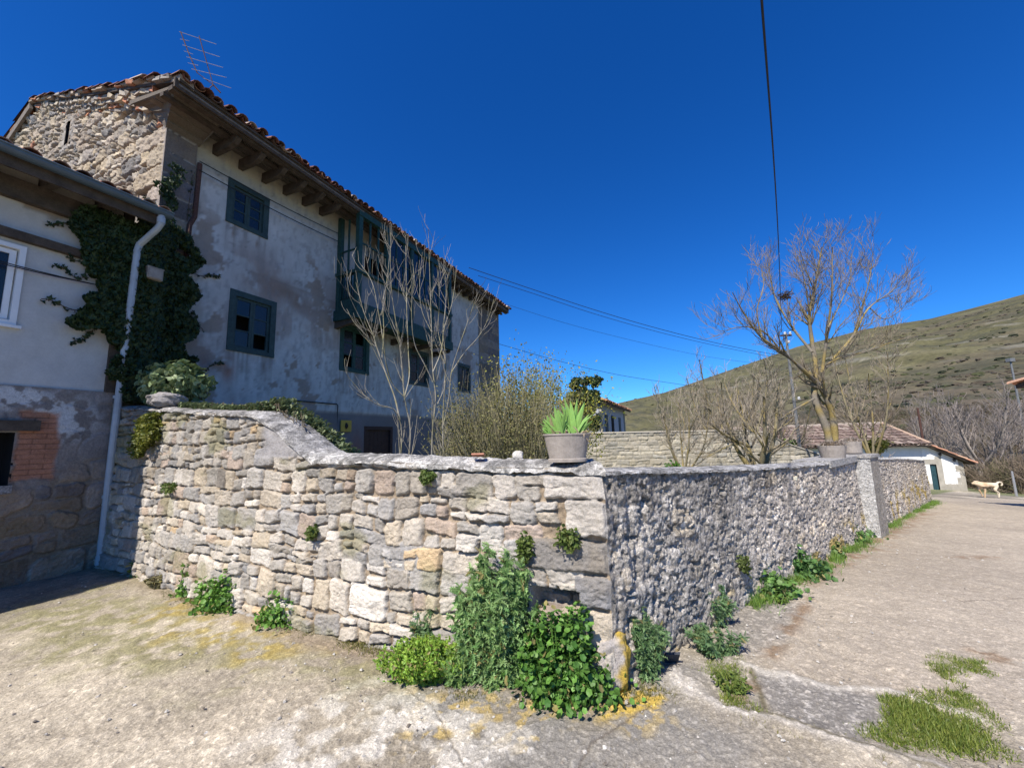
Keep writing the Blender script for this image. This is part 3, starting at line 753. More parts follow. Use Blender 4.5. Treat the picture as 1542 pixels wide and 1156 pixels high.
# ------------------------------------------------------------------ the old farmhouse
D0 = 8.3
def eave(s): return np.interp(s, [3.1, 17.3], [7.33, 7.80]), np.interp(s, [3.1, 17.3], [7.70, 7.90])
def farmhouse():
    root = thing('stone_farmhouse', HP(3.43, D0, 0), 'large old farmhouse with stained white facade, bare stone gable and green timber gallery', 'house')
    rng = np.random.RandomState(2)
    # gable masonry (plane s = 3.43, facing away from HU)
    d1 = 17.0
    dd, vv = np.meshgrid(np.arange(0, d1 - D0, .022), np.linspace(0, 1, 330))
    D = dd + D0
    zt = np.minimum(7.75 + .375 * (D - 7.33), 10.57 - .385 * (D - 14.85)) - .04
    Z = 3.2 + vv * (zt - 3.2)
    st = layout(d1 - D0, 3.2, 10.2, rng, (.12, .30), (.14, .46), .5)
    qs = []; z = 7.45
    for i in range(12):
        h = rng.uniform(.32, .48); w = [.85, .48][i % 2] + rng.uniform(-.08, .08)
        qs.append((w / 2 - .1, z - h / 2, w / 2 + .1, h / 2)); z -= h
    st = [q for q in st if not any(abs(q[0] - k[0]) < k[2] + q[2] * .5 and abs(q[1] - k[1]) < k[3] + q[3] * .3 for k in qs)]
    H, C = masonry(dd, Z, st, 15, 'gable', depth=.085, gap=.016, mort=(.26, .20, .145), warp=.06, rough=.024, quoins=qs, rnd=.3)
    loose = sst(6.6, 8.2, Z)
    H = H + (fbm(dd * 5, Z * 5, 5, 4) - .5) * .10 * (0.3 + .7 * loose) * sst(.9, 1.3, dd)
    H = H + .07 * sst(.35, .05, zt - Z) * sst(.6, 1.6, dd)
    hole = sst(.02, -.02, np.maximum(np.abs(D - 12.62) - .13, np.abs(Z - 8.86) - .32))
    slit = (np.abs(D - 12.62) < .11) & (np.abs(Z - 8.86) < .30)
    H = H * (1 - hole); H = H * sst(0, .05, dd)
    frame = sst(.02, -.02, np.maximum(np.abs(D - 12.62) - .28, np.abs(Z - 8.86) - .42)) * (1 - hole)
    C = C * (1 - .7 * frame[..., None]) + np.array([.34, .31, .28]) * .7 * frame[..., None]; H = H * (1 - frame * .8)
    P = HU * 3.43 + HN * D[..., None] + ZZ * Z[..., None] - HU * H[..., None]
    mk = ~slit[:-1, :-1]
    mb = MB(); mb.grid(P[:, ::-1], C[:, ::-1], mk[:, ::-1])
    gw = mb.build('gable_wall', M_stone, root, smooth=True)
    gw['label'] = 'sunlit bare rubble stone gable with dressed corner blocks'
    mb = MB(); mb.hbox(3.6, 3.62, 12.4, 12.85, 8.5, 9.2); mb.hbox(3.44, 3.6, 12.73, 12.76, 8.5, 9.2); mb.hbox(3.44, 3.6, 12.48, 12.51, 8.5, 9.2)
    mb.build('slit_window', M_void, root)
    # facade plaster with window holes
    wins = [(4.53, 5.41, 6.13, 7.10), (4.72, 5.71, 3.50, 4.77), (7.50, 8.55, 3.50, 4.80), (10.30, 11.40, 3.46, 4.66), (13.3, 14.3, 3.52, 4.67)]
    door = (8.45, 9.62, 0.0, 2.06)
    holes = wins + [door, (8.3, 9.2, 5.1, 7.0), (10.6, 11.5, 5.1, 7.0)]
    def edges(a, b, step, cuts):
        g = set(np.round(np.arange(a, b, step), 3)) | {b}
        g = sorted(x for x in g if all(abs(x - c) > step * .55 for c in cuts)) + [c for c in cuts if a <= c <= b]
        return np.array(sorted(set(g)))
    sx = edges(3.93, 15.05, .045, [h[0] for h in holes] + [h[1] for h in holes]); zz = edges(0, 7.75, .045, [h[2] for h in holes] + [h[3] for h in holes] + [2.40])
    S, Z = np.meshgrid(sx, zz)
    cs = (S[:-1, :-1] + S[1:, 1:]) / 2; cz = (Z[:-1, :-1] + Z[1:, 1:]) / 2
    mk = np.ones(cs.shape, bool)
    for h in holes: mk &= ~((cs > h[0]) & (cs < h[1]) & (cz > h[2]) & (cz < h[3]))
    n1 = fbm(S * 1.2, Z * 1.2, 3, 5); n2 = fbm(S * 4, Z * 4, 4, 4); n3 = fbm(S * 9, Z * 2.2, 5, 4)
    C = np.array([.475, .472, .465]) * (.84 + .32 * n1)[..., None] * (.86 + .28 * n2)[..., None]
    cream = sst(6.75, 7.2, Z - (S - 3.9) * .05)[..., None]; C = C * (1 - cream) + np.array([.40, .36, .28]) * cream
    def stain(w, c, a):
        nonlocal C
        w = (np.clip(w, 0, 1) * a)[..., None]; C = C * (1 - w) + np.array(c) * w
    bnd = np.exp(-((Z - 5.1 + .02 * S + (n1 - .5) * .5) / .34) ** 2) * sst(4.4, 5.6, S) * sst(9, 7.5, S)
    stain(bnd * sst(.34, .50, n2), (.21, .15, .115), .9)
    stain(sst(.50, .62, fbm(S * 2.2, Z * 1.4, 48, 5)) * sst(3.2, 4.5, Z) * sst(6.3, 5.4, Z) * sst(4.2, 5.0, S), (.28, .21, .18), .6)
    stain(sst(.60, .66, fbm(S * 16, Z * 5, 49, 3)), (.24, .23, .23), .4)
    pk = fbm(S * 3.1, Z * 3.1, 52, 5) * .6 + n1 * .4
    stain(sst(.60, .612, pk) * sst(6.6, 5.8, Z), (.27, .215, .175), .85)
    stain(np.exp(-((pk - .597) / .006) ** 2) * sst(6.6, 5.8, Z), (.55, .55, .55), .6)
    stain(np.exp(-(np.abs(fbm(S * 1.1, Z * 1.1, 53, 5) - .5) / .004) ** 2), (.20, .19, .18), .6)
    stain(np.exp(-((Z - 5.25) / .035) ** 2) * sst(.3, .5, n2), (.22, .18, .16), .7)
    stain(sst(.56, .70, n1 + .15 * (n2 - .5)) * sst(5.6, 4.6, Z), (.30, .25, .23), .55)
    stain(sst(.60, .72, n3) * sst(7.2, 5, Z), (.27, .24, .22), .4)
    stain(np.exp(-((S - 4.78) / .13) ** 2 - ((Z - 3.12) / .30) ** 2) * sst(.25, .5, n2), (.30, .13, .08), .9)
    stain(np.exp(-((S - 4.35) / .12) ** 2 - ((Z - 3.1) / .35) ** 2), (.24, .15, .13), .6)
    for hs_, hz in ((4.7, 5.95), (5.2, 5.93), (5.5, 3.3)): stain(np.exp(-((S - hs_) / .03) ** 2 - ((Z - hz) / .10) ** 2), (.2, .14, .10), .8)
    for w_ in wins[:3] + [(7.3, 12.7, 4.8, 5)]:
        st_ = sst(w_[0] - .05, w_[0] + .05, S) * sst(w_[1] + .05, w_[1] - .05, S) * sst(w_[2] + .02, w_[2], Z) * np.exp(-(w_[2] - Z).clip(0, 9) / .5)
        stain(st_ * sst(.48, .62, fbm(S * 22, Z * 1.2, 60, 3)), (.20, .18, .165), .75)
    lowm = sst(2.42, 2.38, Z)
    lowc = np.array([.19, .175, .175]) * (.7 + .6 * n1)[..., None]
    C = C * (1 - lowm[..., None]) + lowc * lowm[..., None]
    stain(np.exp(-((S - 8.2) / .22) ** 2 - ((Z - 1.4) / .5) ** 2), (.24, .12, .10), .7)
    P = HU * S[..., None] + HN * (D0 + .0 + (n2 - .5) * .012 + .02 * lowm)[..., None] + ZZ * Z[..., None]
    mb = MB(); mb.grid(P, np.clip(C, .02, .7), mk)
    f = mb.build('facade_wall', M_render, root, smooth=True); f['label'] = 'shaded white plaster facade with brown damp stains over a grey cement base'
    # dressed corner strips
    for (a, b) in ((3.43, 3.93), (15.05, 17.05)):
        sg, zg = np.meshgrid(np.linspace(a, b, 24 if a < 5 else 70), np.linspace(0, 7.7, 260))
        q = []; z = 7.7
        while z > 0:
            h = .34 + .1 * rng.rand(); 
            if a < 5: q.append(((a + b) / 2, z - h / 2, (b - a) / 2 + .1, h / 2))
            else:
                k = rng.uniform(.35, .65); q += [(a + (b - a) * k / 2, z - h / 2, (b - a) * k / 2, h / 2), (b - (b - a) * (1 - k) / 2, z - h / 2, (b - a) * (1 - k) / 2, h / 2)]
            z -= h
        Hh, Cc = masonry(sg, zg, [], 5, 'low', depth=.02, gap=.006, quoins=q, rough=.004)
        mb = MB(); mb.grid(HU * sg[..., None] + HN * (D0 - .03 - Hh * .6)[..., None] + ZZ * zg[..., None], Cc * np.array([.85, .9, .98]))
        e = D0 - .035
        mb.add([HP(a, e, 0), HP(a, D0 + .1, 0), HP(a, D0 + .1, 7.7), HP(a, e, 7.7)], np.array([[0, 3, 2, 1]]), (.25, .22, .2))
        mb.add([HP(b, e, 0), HP(b, D0 + .1, 0), HP(b, D0 + .1, 7.7), HP(b, e, 7.7)], np.array([[0, 1, 2, 3]]), (.2, .18, .16))
        mb.build('corner_stones', M_stone, root, smooth=True)
    mb = MB(); mb.add([HP(17.05, D0, 0), HP(17.05, 19, 0), HP(17.05, 19, 8.7), HP(17.05, 14.85, 10.3), HP(17.05, D0, 7.9)], np.array([[0, 1, 2, 3, 4]]), (.3, .27, .23))
    mb.add([HP(3.43, 17, 0), HP(17.05, 17, 0), HP(17.05, 17, 8.6), HP(3.43, 17, 8.6)], np.array([[0, 1, 2, 3]]), (.3, .27, .23))
    mb.build('rear_walls', M_stone, root)
    br = {1: ((0, 1), (1, 0)), 2: ((1, 2), (0, 0))}
    for i, w in enumerate(wins): window(root, *w, D0, broken=br.get(i, ()), m=M_gframe if i != 2 else M_green)
    # door
    mb = MB(); a, b = door[:2]
    mb.hbox(a, a + .1, D0 + .02, D0 + .14, 0, 2.06); mb.hbox(b - .1, b, D0 + .02, D0 + .14, 0, 2.06); mb.hbox(a + .1, b - .1, D0 + .02, D0 + .14, 1.96, 2.06)
    dr = mb.build('door_frame', M_brown, root)
    mb = MB()
    for i in range(6):
        w = (b - a - .2) / 6; mb.hbox(a + .1 + w * i + .003, a + .1 + w * (i + 1) - .003, D0 + .08, D0 + .12, .02, 1.955)
    dd_ = mb.build('door', M_brown, root)
    mb = MB(); mb.tube([HP(b - .2, D0 + .07, 1.0), HP(b - .2, D0 + .02, 1.0), HP(b - .3, D0 + .02, 1.0)], .012, 6); mb.build('handle', M_rust, dd_)
    # yellow enamel plaque with a black mark
    mb = MB(); mb.hbox(7.60, 7.95, D0 - .03, D0 - .01, 1.9, 2.2); pq = mb.build('plaque', M_yellow, root)
    mb = MB(); mb.lathe(HP(7.775, D0 - .034, 2.05), [(.035, -.05), (.05, 0), (.035, .05)], 10); mb.hbox(7.745, 7.80, D0 - .04, D0 - .031, 1.97, 2.13); mb.build('plaque_mark', M_brown, pq)
    # eaves: soffit boards, rafters, fascia beams
    sb = MB()
    for k in range(5):
        a = .02 + k * .2
        q = []
        for s in (3.15, 17.25):
            e, z = eave(s); d_in = e + a * (D0 - e) ; d_out = e + (a + .17) * (D0 - e)
            zi = z - .12 + (d_in - e) * .10 ; zo = z - .12 + (d_out - e) * .10
            q += [HP(s, d_in, zi), HP(s, d_out, zo)]
        v = np.array(q); v = np.concatenate([v, v + ZZ * .03])
        sb.add(v, np.array([[0, 1, 3, 2], [4, 6, 7, 5], [0, 2, 6, 4], [1, 5, 7, 3]]), (.2, .2, .2))
    sb.build('soffit_boards', M_woodg, root)
    s = 4.25
    while s < 17:
        e, z = eave(s)
        if 7.0 < s < 11.9: s += .50; continue
        mb = MB(); y0 = e + .18; z0 = z - .30
        prof = [(D0 + .1, z0 - .03), (D0 + .1, z0 + .17), (y0 + .02, z0 + .15), (y0 - .02, z0 + .07), (y0 + .10, z0 - .01), (y0 + .26, z0 - .05)]
        v = [HP(s - .05, d, zz_) for d, zz_ in prof] + [HP(s + .05, d, zz_) for d, zz_ in prof]
        mb.add(v, [np.arange(6)[None], (6 + np.arange(6)[::-1])[None], np.array([[i, 6 + i, 6 + (i + 1) % 6, (i + 1) % 6] for i in range(6)])], (.2, .2, .2))
        mb.build('rafter_end', M_wood, root); s += .50
    def eline(mb, ds, dz, w, h, a=3.1, b=17.3):
        (e0, z0), (e1, z1) = eave(a), eave(b)
        mb.beam(HP(a, e0 + ds, z0 + dz), HP(b, e1 + ds, z1 + dz), w, h)
    mb = MB(); eline(mb, .05, -.085, .04, .17); eline(mb, .16, -.15, .12, .08); eline(mb, .42, -.16, .10, .07)
    mb.build('fascia', M_wood, root)
    # plastered cornice steps at the gable corner
    mb = MB()
    prof = [(0, 7.36), (.05, 7.38), (.12, 7.43), (.12, 7.46), (.30, 7.51), (.30, 7.54), (.55, 7.58), (.80, 7.60), (.86, 7.61), (.86, 7.66)]
    rng3 = np.random.RandomState(3)
    for (o0, za), (o1, zb) in zip(prof[:-1], prof[1:]):
        s0_, s1_ = 3.43 - .26 * o0 / .86 - .005, 3.43 - .26 * o1 / .86 - .005
        d1_ = [D0 + .30 + .5 * o0, D0 + .30 + .5 * o1]
        v = [HP(s0_, D0 - o0, za), HP(3.97, D0 - o0, za), HP(3.97, D0 - o1, zb), HP(s1_, D0 - o1, zb), HP(s0_, d1_[0], za + .30), HP(s1_, d1_[1], zb + .34)]
        mb.add(v, [np.array([[0, 1, 2, 3], [4, 0, 3, 5]])], (.15, .125, .10))
    mb.add([HP(3.97, D0, 7.36), HP(3.97, D0 - .86, 7.66), HP(3.97, D0, 7.66)], np.array([[0, 1, 2]]), (.2, .18, .16))
    mb.build('corner_cornice', M_stone, root)
    # roof slab and tiles
    (e0, z0), (e1, z1) = eave(3.1), eave(17.3)
    E0 = HP(3.15, e0, z0); E1 = HP(17.3, e1, z1); R0 = HP(3.38, 14.85, 10.52); R1 = HP(17.3, 14.85, 10.52); B0 = HP(3.38, 19, 8.92); B1 = HP(17.3, 19, 8.92)
    mb = MB()
    v = [E0, E1, R1, R0, B1, B0]; v = v + [q - ZZ * .05 for q in v]
    mb.add(v, np.array([[0, 1, 2, 3], [3, 2, 4, 5], [6, 9, 8, 7], [9, 11, 10, 8], [0, 6, 7, 1], [0, 3, 9, 6], [3, 5, 11, 9], [1, 7, 8, 2], [2, 8, 10, 4], [4, 10, 11, 5]]), (.15, .12, .1))
    rf = mb.build('roof', M_wood, root)
    mb = MB(); tile_roof(mb, E0, E1, R0, R1, seed=4, r=.085, pitch=.20, jit=1.6, lift=.0, pal=((.17, .075, .05), (.13, .06, .045), (.22, .12, .08), (.10, .065, .05), (.42, .33, .26)))
    tile_roof(mb, B1, B0, R1, R0, seed=5, seg=.8)
    mb.build('roof_tiles', M_tile, root)
    # verge of mortar, stones and broken tiles along the gable
    mb = MB(); r2 = np.random.RandomState(7)
    for (a, b) in ((E0, R0), (R0, B0)):
        L = np.linalg.norm(b - a); n = int(L / .28)
        for i in range(n):
            p = a + (b - a) * ((i + .5) / n) + ZZ * (r2.uniform(-.02, .02) + .03) + HU * r2.uniform(.02, .12)
            c = [(.42, .34, .27), (.34, .27, .21), (.36, .17, .10), (.30, .27, .24)][r2.randint(4)]
            mb.box(p, (.22, .30, r2.uniform(.05, .10)), [HU, (b - a) / L, np.cross(HU, (b - a) / L)], c, jit=.018)
    for row in range(4):
        s_ = 0.35
        L = np.linalg.norm(R0 - E0); dirv = (R0 - E0) / L; nv = np.cross(HU, dirv)
        for (a, b) in ((E0, R0), (R0, B0)):
            L = np.linalg.norm(b - a); dirv = (b - a) / L; nv = np.cross(HU, dirv); nv = nv if nv[2] > 0 else -nv; q = (.95 if a is E0 else .1) + r2.uniform(0, .1)
            while q < L - .1:
                w = r2.uniform(.12, .34); c = pick(r2, 'gable') * (1.0 if r2.rand() > .06 else np.array([1.1, .6, .45])); st_ = .03 * row
                P_ = a + dirv * (q + w / 2); P_ = P_ + HU * (.155 + .045 * row + r2.uniform(-.015, .015)) - nv * (.085 + .075 * row + r2.uniform(-.02, .02))
                tl_ = r2.uniform(-.2, .2); dv = dirv * cos(tl_) + nv * sin(tl_); mb.box(P_, (.26, w * .98, r2.uniform(.065, .12)), [HU, dv, np.cross(HU, dv)], c, jit=.024); q += w
    mb.build('verge', M_stone, root)
    mb = MB(); mb.beam(R0 + HU * -.02 - ZZ * .12, B0 + HU * -.02 - ZZ * .12, .06, .18)
    mb.build('bargeboard', M_woodg, root)
    mb = MB()
    mb.tube([HP(3.98, D0 - .06, 7.0), HP(3.97, D0 - .06, 5.9), HP(3.90, D0 - .06, 5.7), HP(3.88, D0 - .06, 4.0)], .04, 8); mb.build('rusty_rainpipe', M_rust, root)
    mb = MB(); mb.tube([HP(5.9, D0 - .03, 2.60), HP(7.45, D0 - .03, 2.60), HP(7.48, D0 - .03, 2.56), HP(7.48, D0 - .03, 2.0)], .013, 6); mb.build('conduit', M_cable, root)
    mb = MB()
    for k in range(2):
        a = HP(3.95, D0 - .10, 7.02 - k * .18); b = HP(7.25, D0 - .08, 7.15 - k * .22); t = np.linspace(0, 1, 14)
        mb.tube(a + (b - a) * t[:, None] - ZZ * (np.sin(pi * t) * .04)[:, None], .010, 5)
    mb.build('facade_cable', M_cable, root)
    # green timber gallery
    s0, s1, dg = 7.36, 11.6, 7.56; zf, zr, zt = 4.86, 6.0, 7.52
    mb = MB(); mb.hbox(s0, s1, dg, D0 - .02, zf, zf + .10)
    gl = mb.build('timber_gallery', M_green, root); gl['label'] = 'dark green glazed timber gallery hanging from the facade'; OFF[gl.name] = OFF[root.name]
    mb = MB(); n = 4; step = (s1 - s0) / n
    for i in range(n + 1): mb.hbox(s0 + step * i - .065, s0 + step * i + .065, dg - .05, dg + .07, zf + .1, zt + .1)
    mb.hbox(s0 - .05, s0 + .07, D0 - .12, D0 - .01, zf + .1, zt + .1)
    mb.build('posts', M_green, gl)
    mb = MB()
    mb.hbox(s0 - .08, s1 + .08, dg - .09, dg + .05, zr - .04, zr + .04); mb.hbox(s0 - .09, s0 + .05, dg + .05, D0, zr - .04, zr + .04)
    mb.hbox(s0 - .1, s1 + .1, dg - .08, dg + .05, zf - .12, zf + .16); mb.hbox(s0 - .1, s0 + .04, dg + .05, D0, zf - .12, zf + .16)
    mb.hbox(s0 - .08, s1 + .08, dg - .07, dg + .05, zt, zt + .16)
    mb.build('rails', M_green, gl)
    mb = MB()   # side screen: boarded foot, balusters, mullions
    mb.hbox(s0 - .02, s0 + .02, dg + .05, D0 - .12, zf + .16, zf + .48)
    for i in range(6):
        d = dg + .14 + i * .09; mb.hbox(s0 - .015, s0 + .015, d, d + .022, zf + .48, zr - .04)
    d = (dg + D0) / 2; mb.hbox(s0 - .02, s0 + .02, d - .02, d + .02, zr + .04, zt); mb.hbox(s0 - .018, s0 + .018, dg + .05, D0 - .12, 6.62, 6.66)
    mb.hbox(s0 - .02, s0 + .02, dg + .03, D0 - .12, zf + .44, zf + .48)
    for i in range(n):
        a = s0 + step * i + .065; b = a + step - .13
        mb.hbox(a, b, dg - .01, dg + .025, zf + .16, zf + .34)
        for k in (1, 2): mb.hbox(a + (b - a) * k / 3 - .02, a + (b - a) * k / 3 + .02, dg - .015, dg + .03, zr + .04, zt)
        mb.hbox(a, b, dg - .012, dg + .028, 6.80, 6.84)
    mb.build('mullions', M_green, gl)
    mb = MB()
    for i in range(n):
        a = s0 + step * i + .07; b = a + step - .14
        mb.hbox(a, b, dg + .004, dg + .02, zf + .345, zr - .045, (.17, .19, .21))
    mb.build('lower_panels', M_render, gl)
    for i in range(1, n):
        a = s0 + step * i + .07; b = a + step - .14; g = MB(); g.hbox(a, b, dg + .005, dg + .010, zr + .045, zt - .005); g.build('glass', M_glass, gl)
    for (a, b, c, d) in holes[-2:]:
        g = MB(); g.hbox(a, b, D0 + .10, D0 + .14, c, d); g.hbox(a, b, D0 + .15, D0 + .3, c - .02, c); fr = g.build('gallery_door', M_brown, root)
    mb = MB()
    for i in range(n + 1):
        s = s0 + step * i; v = [HP(s + e, dq, zq) for e in (-.05, .05) for dq, zq in ((D0, zf - .3), (D0, zf - .12), (dg, zf - .12), (dg, zf - .2))]
        mb = MB(); mb.add(v, [np.array([[0, 1, 2, 3], [7, 6, 5, 4]]), np.array([[i_, 4 + i_, 4 + (i_ + 1) % 4, (i_ + 1) % 4] for i_ in range(4)])], (.1, .1, .1)); mb.build('joist', M_wood, gl)
    return root
farmhouse()

# television antenna on the roof
def antenna():
    b = HP(3.62, 7.9, 7.95)
    root = thing('television_antenna', b, 'rusty mast with two combs of thin aluminium rods above the roof corner', 'antenna')
    p0 = at(326, 136, 7.0); P1 = at(300, 55, 7.0); P2 = at(272, 48, 6.9)
    m0 = at(322, 130, 7.0); 
    mb = MB(); mb.tube([b - ZZ * .1, at(321, 128, 7.1), P1], .010, 6); mb.tube([at(297, 110, 7.0), at(284, 80, 6.95), P2], .010, 6); mb.tube([at(321, 128, 7.1), at(297, 110, 7.0)], .008, 5)
    mb.tube([at(321, 128, 7.1), at(332, 140, 7.15)], .015, 5)
    mb.build('mast', M_rust, root)
    mb = MB()
    for (x0, y0, x1, y1) in ((270, 48, 326, 67), (275, 68, 331, 86), (281, 86, 336, 102), (288, 104, 341, 117), (306, 118, 348, 133)):
        mb.tube([at(x0, y0, 6.9), at(x1, y1, 7.15)], .0052, 5)
    for (x0, y0, x1, y1) in ((271, 59, 285, 62), (277, 77, 291, 82), (283, 95, 299, 99)):
        mb.tube([at(x0, y0, 6.9), at(x1, y1, 6.95)], .0045, 5)
    mb.build('rods', M_alu, root)
antenna()

# ------------------------------------------------------------------ neighbouring house on the left
DN = 7.70
def neighbour():
    root = thing('white_neighbour_house', HP(1.8, DN, 0), 'lower white house at the left edge with stone ground floor, blue-grey gutter and white window', 'house')
    s0, s1 = -9.0, 2.90
    hol = [(1.0 - .05, 1.86, 3.20, 4.20), (.9, 2.01, 1.21, 1.85)]
    sx = np.unique(np.concatenate([np.arange(s0, .8, .4), np.arange(.8, s1, .03), [s1, .95, 1.86, 2.01, .9]])); zz = np.unique(np.concatenate([np.arange(2.42, 5.3, .05), [3.2, 4.2]]))
    S, Z = np.meshgrid(sx, zz); cs = (S[:-1, :-1] + S[1:, 1:]) / 2; cz = (Z[:-1, :-1] + Z[1:, 1:]) / 2
    mk = ~((cs > .95) & (cs < 1.86) & (cz > 3.2) & (cz < 4.2))
    n1 = fbm(S * 1.5, Z * 1.5, 3, 4); n2 = fbm(S * 5, Z * 5, 6, 4)
    C = np.array([.50, .495, .48]) * (.92 + .16 * n1)[..., None]
    w = (sst(4.35, 4.9, Z + (n1 - .5) * .8))[..., None] * .6; C = C * (1 - w) + np.array([.46, .40, .30]) * w
    w = (sst(.62, .70, n2) * sst(4.3, 4.9, Z))[..., None]; C = C * (1 - w) + np.array([.28, .22, .16]) * w
    mb = MB(); mb.grid(HU * S[..., None] + HN * (DN + (n2 - .5) * .008)[..., None] + ZZ * Z[..., None], C, mk)
    mb.add([HP(s1, DN, 0), HP(s1, 12, 0), HP(s1, 12, 7.0), HP(s1, DN, 5.5)], np.array([[0, 1, 2, 3]]), (.45, .42, .36))
    mb.build('upper_wall', M_render, root, smooth=False)
    # stone ground floor
    sx = np.concatenate([np.arange(s0, .8, .3), np.arange(.8, s1, .012)]); S, Z = np.meshgrid(sx, np.linspace(-.1, 2.425, 230))
    rng = np.random.RandomState(4)
    st = [(q[0] + .0, *q[1:]) for q in layout(3.2, -.1, 2.5, rng, (.2, .42), (.25, .6), .3)]
    H, C = masonry(S, Z, st, 19, 'low', depth=.035, gap=.012, mort=(.24, .20, .16), warp=.06, rough=.012, mraise=.012, rnd=.5)
    n1 = fbm(S * 2.2, Z * 2.2, 12, 5); n2 = fbm(S * 9, Z * 9, 13, 4)
    # cement render partly fallen, white lime remains, brick infill
    ce = (sst(1.0, 1.5, Z + (n1 - .5) * 1.2))[..., None]
    C = C * (1 - .75 * ce) + np.array([.235, .215, .21]) * (.7 + .6 * n2)[..., None] * .75 * ce
    H = H * (1 - .7 * ce[..., 0])
    lm = ((np.exp(-((S - 2.42) / .28) ** 2 - ((Z - 2.02) / .24) ** 2) + np.exp(-((S - 1.95) / .25) ** 2 - ((Z - 2.28) / .14) ** 2)) * sst(.46, .52, n1 * .5 + n2 * .5 + .02))[..., None]
    C = C * (1 - np.clip(lm * 1.6, 0, 1)) + np.array([.55, .55, .55]) * np.clip(lm * 1.6, 0, 1)
    bk = sst(.04, -.02, np.maximum(np.abs(S - 2.20) - .17 - .04 * (n1 - .5), np.abs(Z - 1.68) - .42) + (n2 - .5) * .08)
    bz = np.abs(((Z + 10) / .065) % 1 - .5) * 2; bj = sst(.78, .92, bz)
    bx = np.abs((((S + (np.floor((Z + 10) / .065) % 2) * .12) / .24) % 1) - .5) * 2; bj = np.maximum(bj, sst(.93, .98, bx))
    bc = np.array([.40, .19, .12]) * (.75 + .5 * n2)[..., None] * (1 - .45 * bj)[..., None]
    C = C * (1 - bk[..., None]) + bc * bk[..., None]; H = H * (1 - bk) + (-.01 - .008 * bj) * bk
    moss = (sst(.5, .0, Z) * sst(.45, .6, n1))[..., None] * .5; C = C * (1 - moss) + np.array([.10, .10, .06]) * moss
    mk = ~((S[:-1, :-1] > .9) & (S[:-1, :-1] < 2.0) & (Z[:-1, :-1] > 1.2) & (Z[:-1, :-1] < 1.84))
    mb = MB(); mb.grid(HU * S[..., None] + HN * (DN - .03 - H)[..., None] + ZZ * Z[..., None], np.clip(C, .02, .6), mk)
    mb.build('ground_floor_wall', M_stone, root, smooth=True)
    mb = MB(); mb.hbox(.9, 2.02, DN + .25, DN + .27, 1.1, 1.9); mb.hbox(2.0, 2.02, DN - .02, DN + .25, 1.1, 1.9); mb.hbox(.9, 2.0, DN - .02, DN + .25, 1.18, 1.20); mb.hbox(.9, 2.0, DN - .0, DN + .25, 1.845, 1.86)
    mb.build('cellar_opening', M_void, root)
    mb = MB(); mb.hbox(.7, 2.19, DN - .09, DN + .05, 1.86, 1.99); mb.build('cellar_lintel', M_wood, root)
    mb = MB(); mb.hbox(.9, 2.03, DN - .06, DN + .1, 1.10, 1.20, (.28, .27, .27)); mb.build('cellar_sill', M_rough, root)
    mb = MB(); mb.beam(HP(s0, DN - .03, 4.42), HP(2.42, DN - .03, 4.33), .12, .11); mb.build('lintel_beam', M_wood, root)
    mb = MB(); mb.hbox(2.78, 2.90, DN - .05, DN + .06, 2.42, 5.3); mb.build('corner_post', M_wood, root)
    # window
    fr = MB(); a, b, c, d, fw, e = .95, 1.88, 3.18, 4.22, .055, DN
    for k, (o, i) in enumerate(((0, e - .03), (.07, e + .01))):
        fr.hbox(a + o, b - o, i, e + .07, d - o - fw, d - o); fr.hbox(a + o, b - o, i, e + .07, c + o, c + o + fw)
        fr.hbox(b - o - fw, b - o, i, e + .07, c + o + fw, d - o - fw); fr.hbox(a + o, a + o + fw, i, e + .07, c + o + fw, d - o - fw)
    fw_ = fr.build('window', M_white, root); OFF[fw_.name] = OFF[root.name]
    g = MB(); g.hbox(a + .12, b - .12, e + .03, e + .035, c + .12, d - .12); g.build('pane', M_glass, fw_)
    g = MB(); g.hbox(a - .1, b + .04, e - .06, e + .02, c - .04, c - .003); g.build('sill', M_white, fw_)
    # eaves and roof
    dg, zg = 7.12, 5.17
    mb = MB()
    s = -3.0
    while s < 2.9:
        v = [HP(s + q, dd, z2) for q in (-.05, .05) for dd, z2 in ((DN, 5.08), (DN, 5.26), (dg + .10, 5.12), (dg + .10, 5.00))]
        mb.add(v, [np.array([[0, 1, 2, 3], [7, 6, 5, 4]]), np.array([[i_, 4 + i_, 4 + (i_ + 1) % 4, (i_ + 1) % 4] for i_ in range(4)])], (.1, .1, .1)); s += .55
    mb.build('rafters', M_wood, root)
    mb = MB(); v = [HP(s0, dg + .06, 5.12), HP(3.06, dg + .06, 5.12), HP(3.06, 12, 6.75), HP(s0, 12, 6.75)]; v += [q + ZZ * .05 for q in v]
    mb.add(v, np.array([[0, 1, 2, 3], [4, 7, 6, 5], [0, 4, 5, 1], [1, 5, 6, 2], [3, 2, 6, 7]]), (.1, .1, .1)); 
    v = [HP(s0, 12, 6.75), HP(3.06, 12, 6.75), HP(3.06, 17, 5.2), HP(s0, 17, 5.2)]; mb.add(v, np.array([[0, 1, 2, 3]]), (.1, .1, .1))
    mb.build('roof', M_wood, root)
    mb = MB(); tile_roof(mb, HP(-2, dg + .08, 5.18), HP(3.06, dg + .08, 5.18), HP(-2, 12, 6.82), HP(3.06, 12, 6.82), seed=9); mb.build('roof_tiles', M_tile, root)
    mb = MB(); mb.beam(HP(s0, dg + .08, 5.06), HP(3.06, dg + .08, 5.06), .03, .17); mb.build('fascia', M_wood, root)
    mb = MB(); mb.beam(HP(s0, DN - .05, 4.93), HP(2.9, DN - .05, 4.93), .10, .26); mb.build('wall_plate', M_wood, root)
    # half round gutter
    mb = MB(); ang = np.linspace(pi, 2 * pi, 9); r = .075
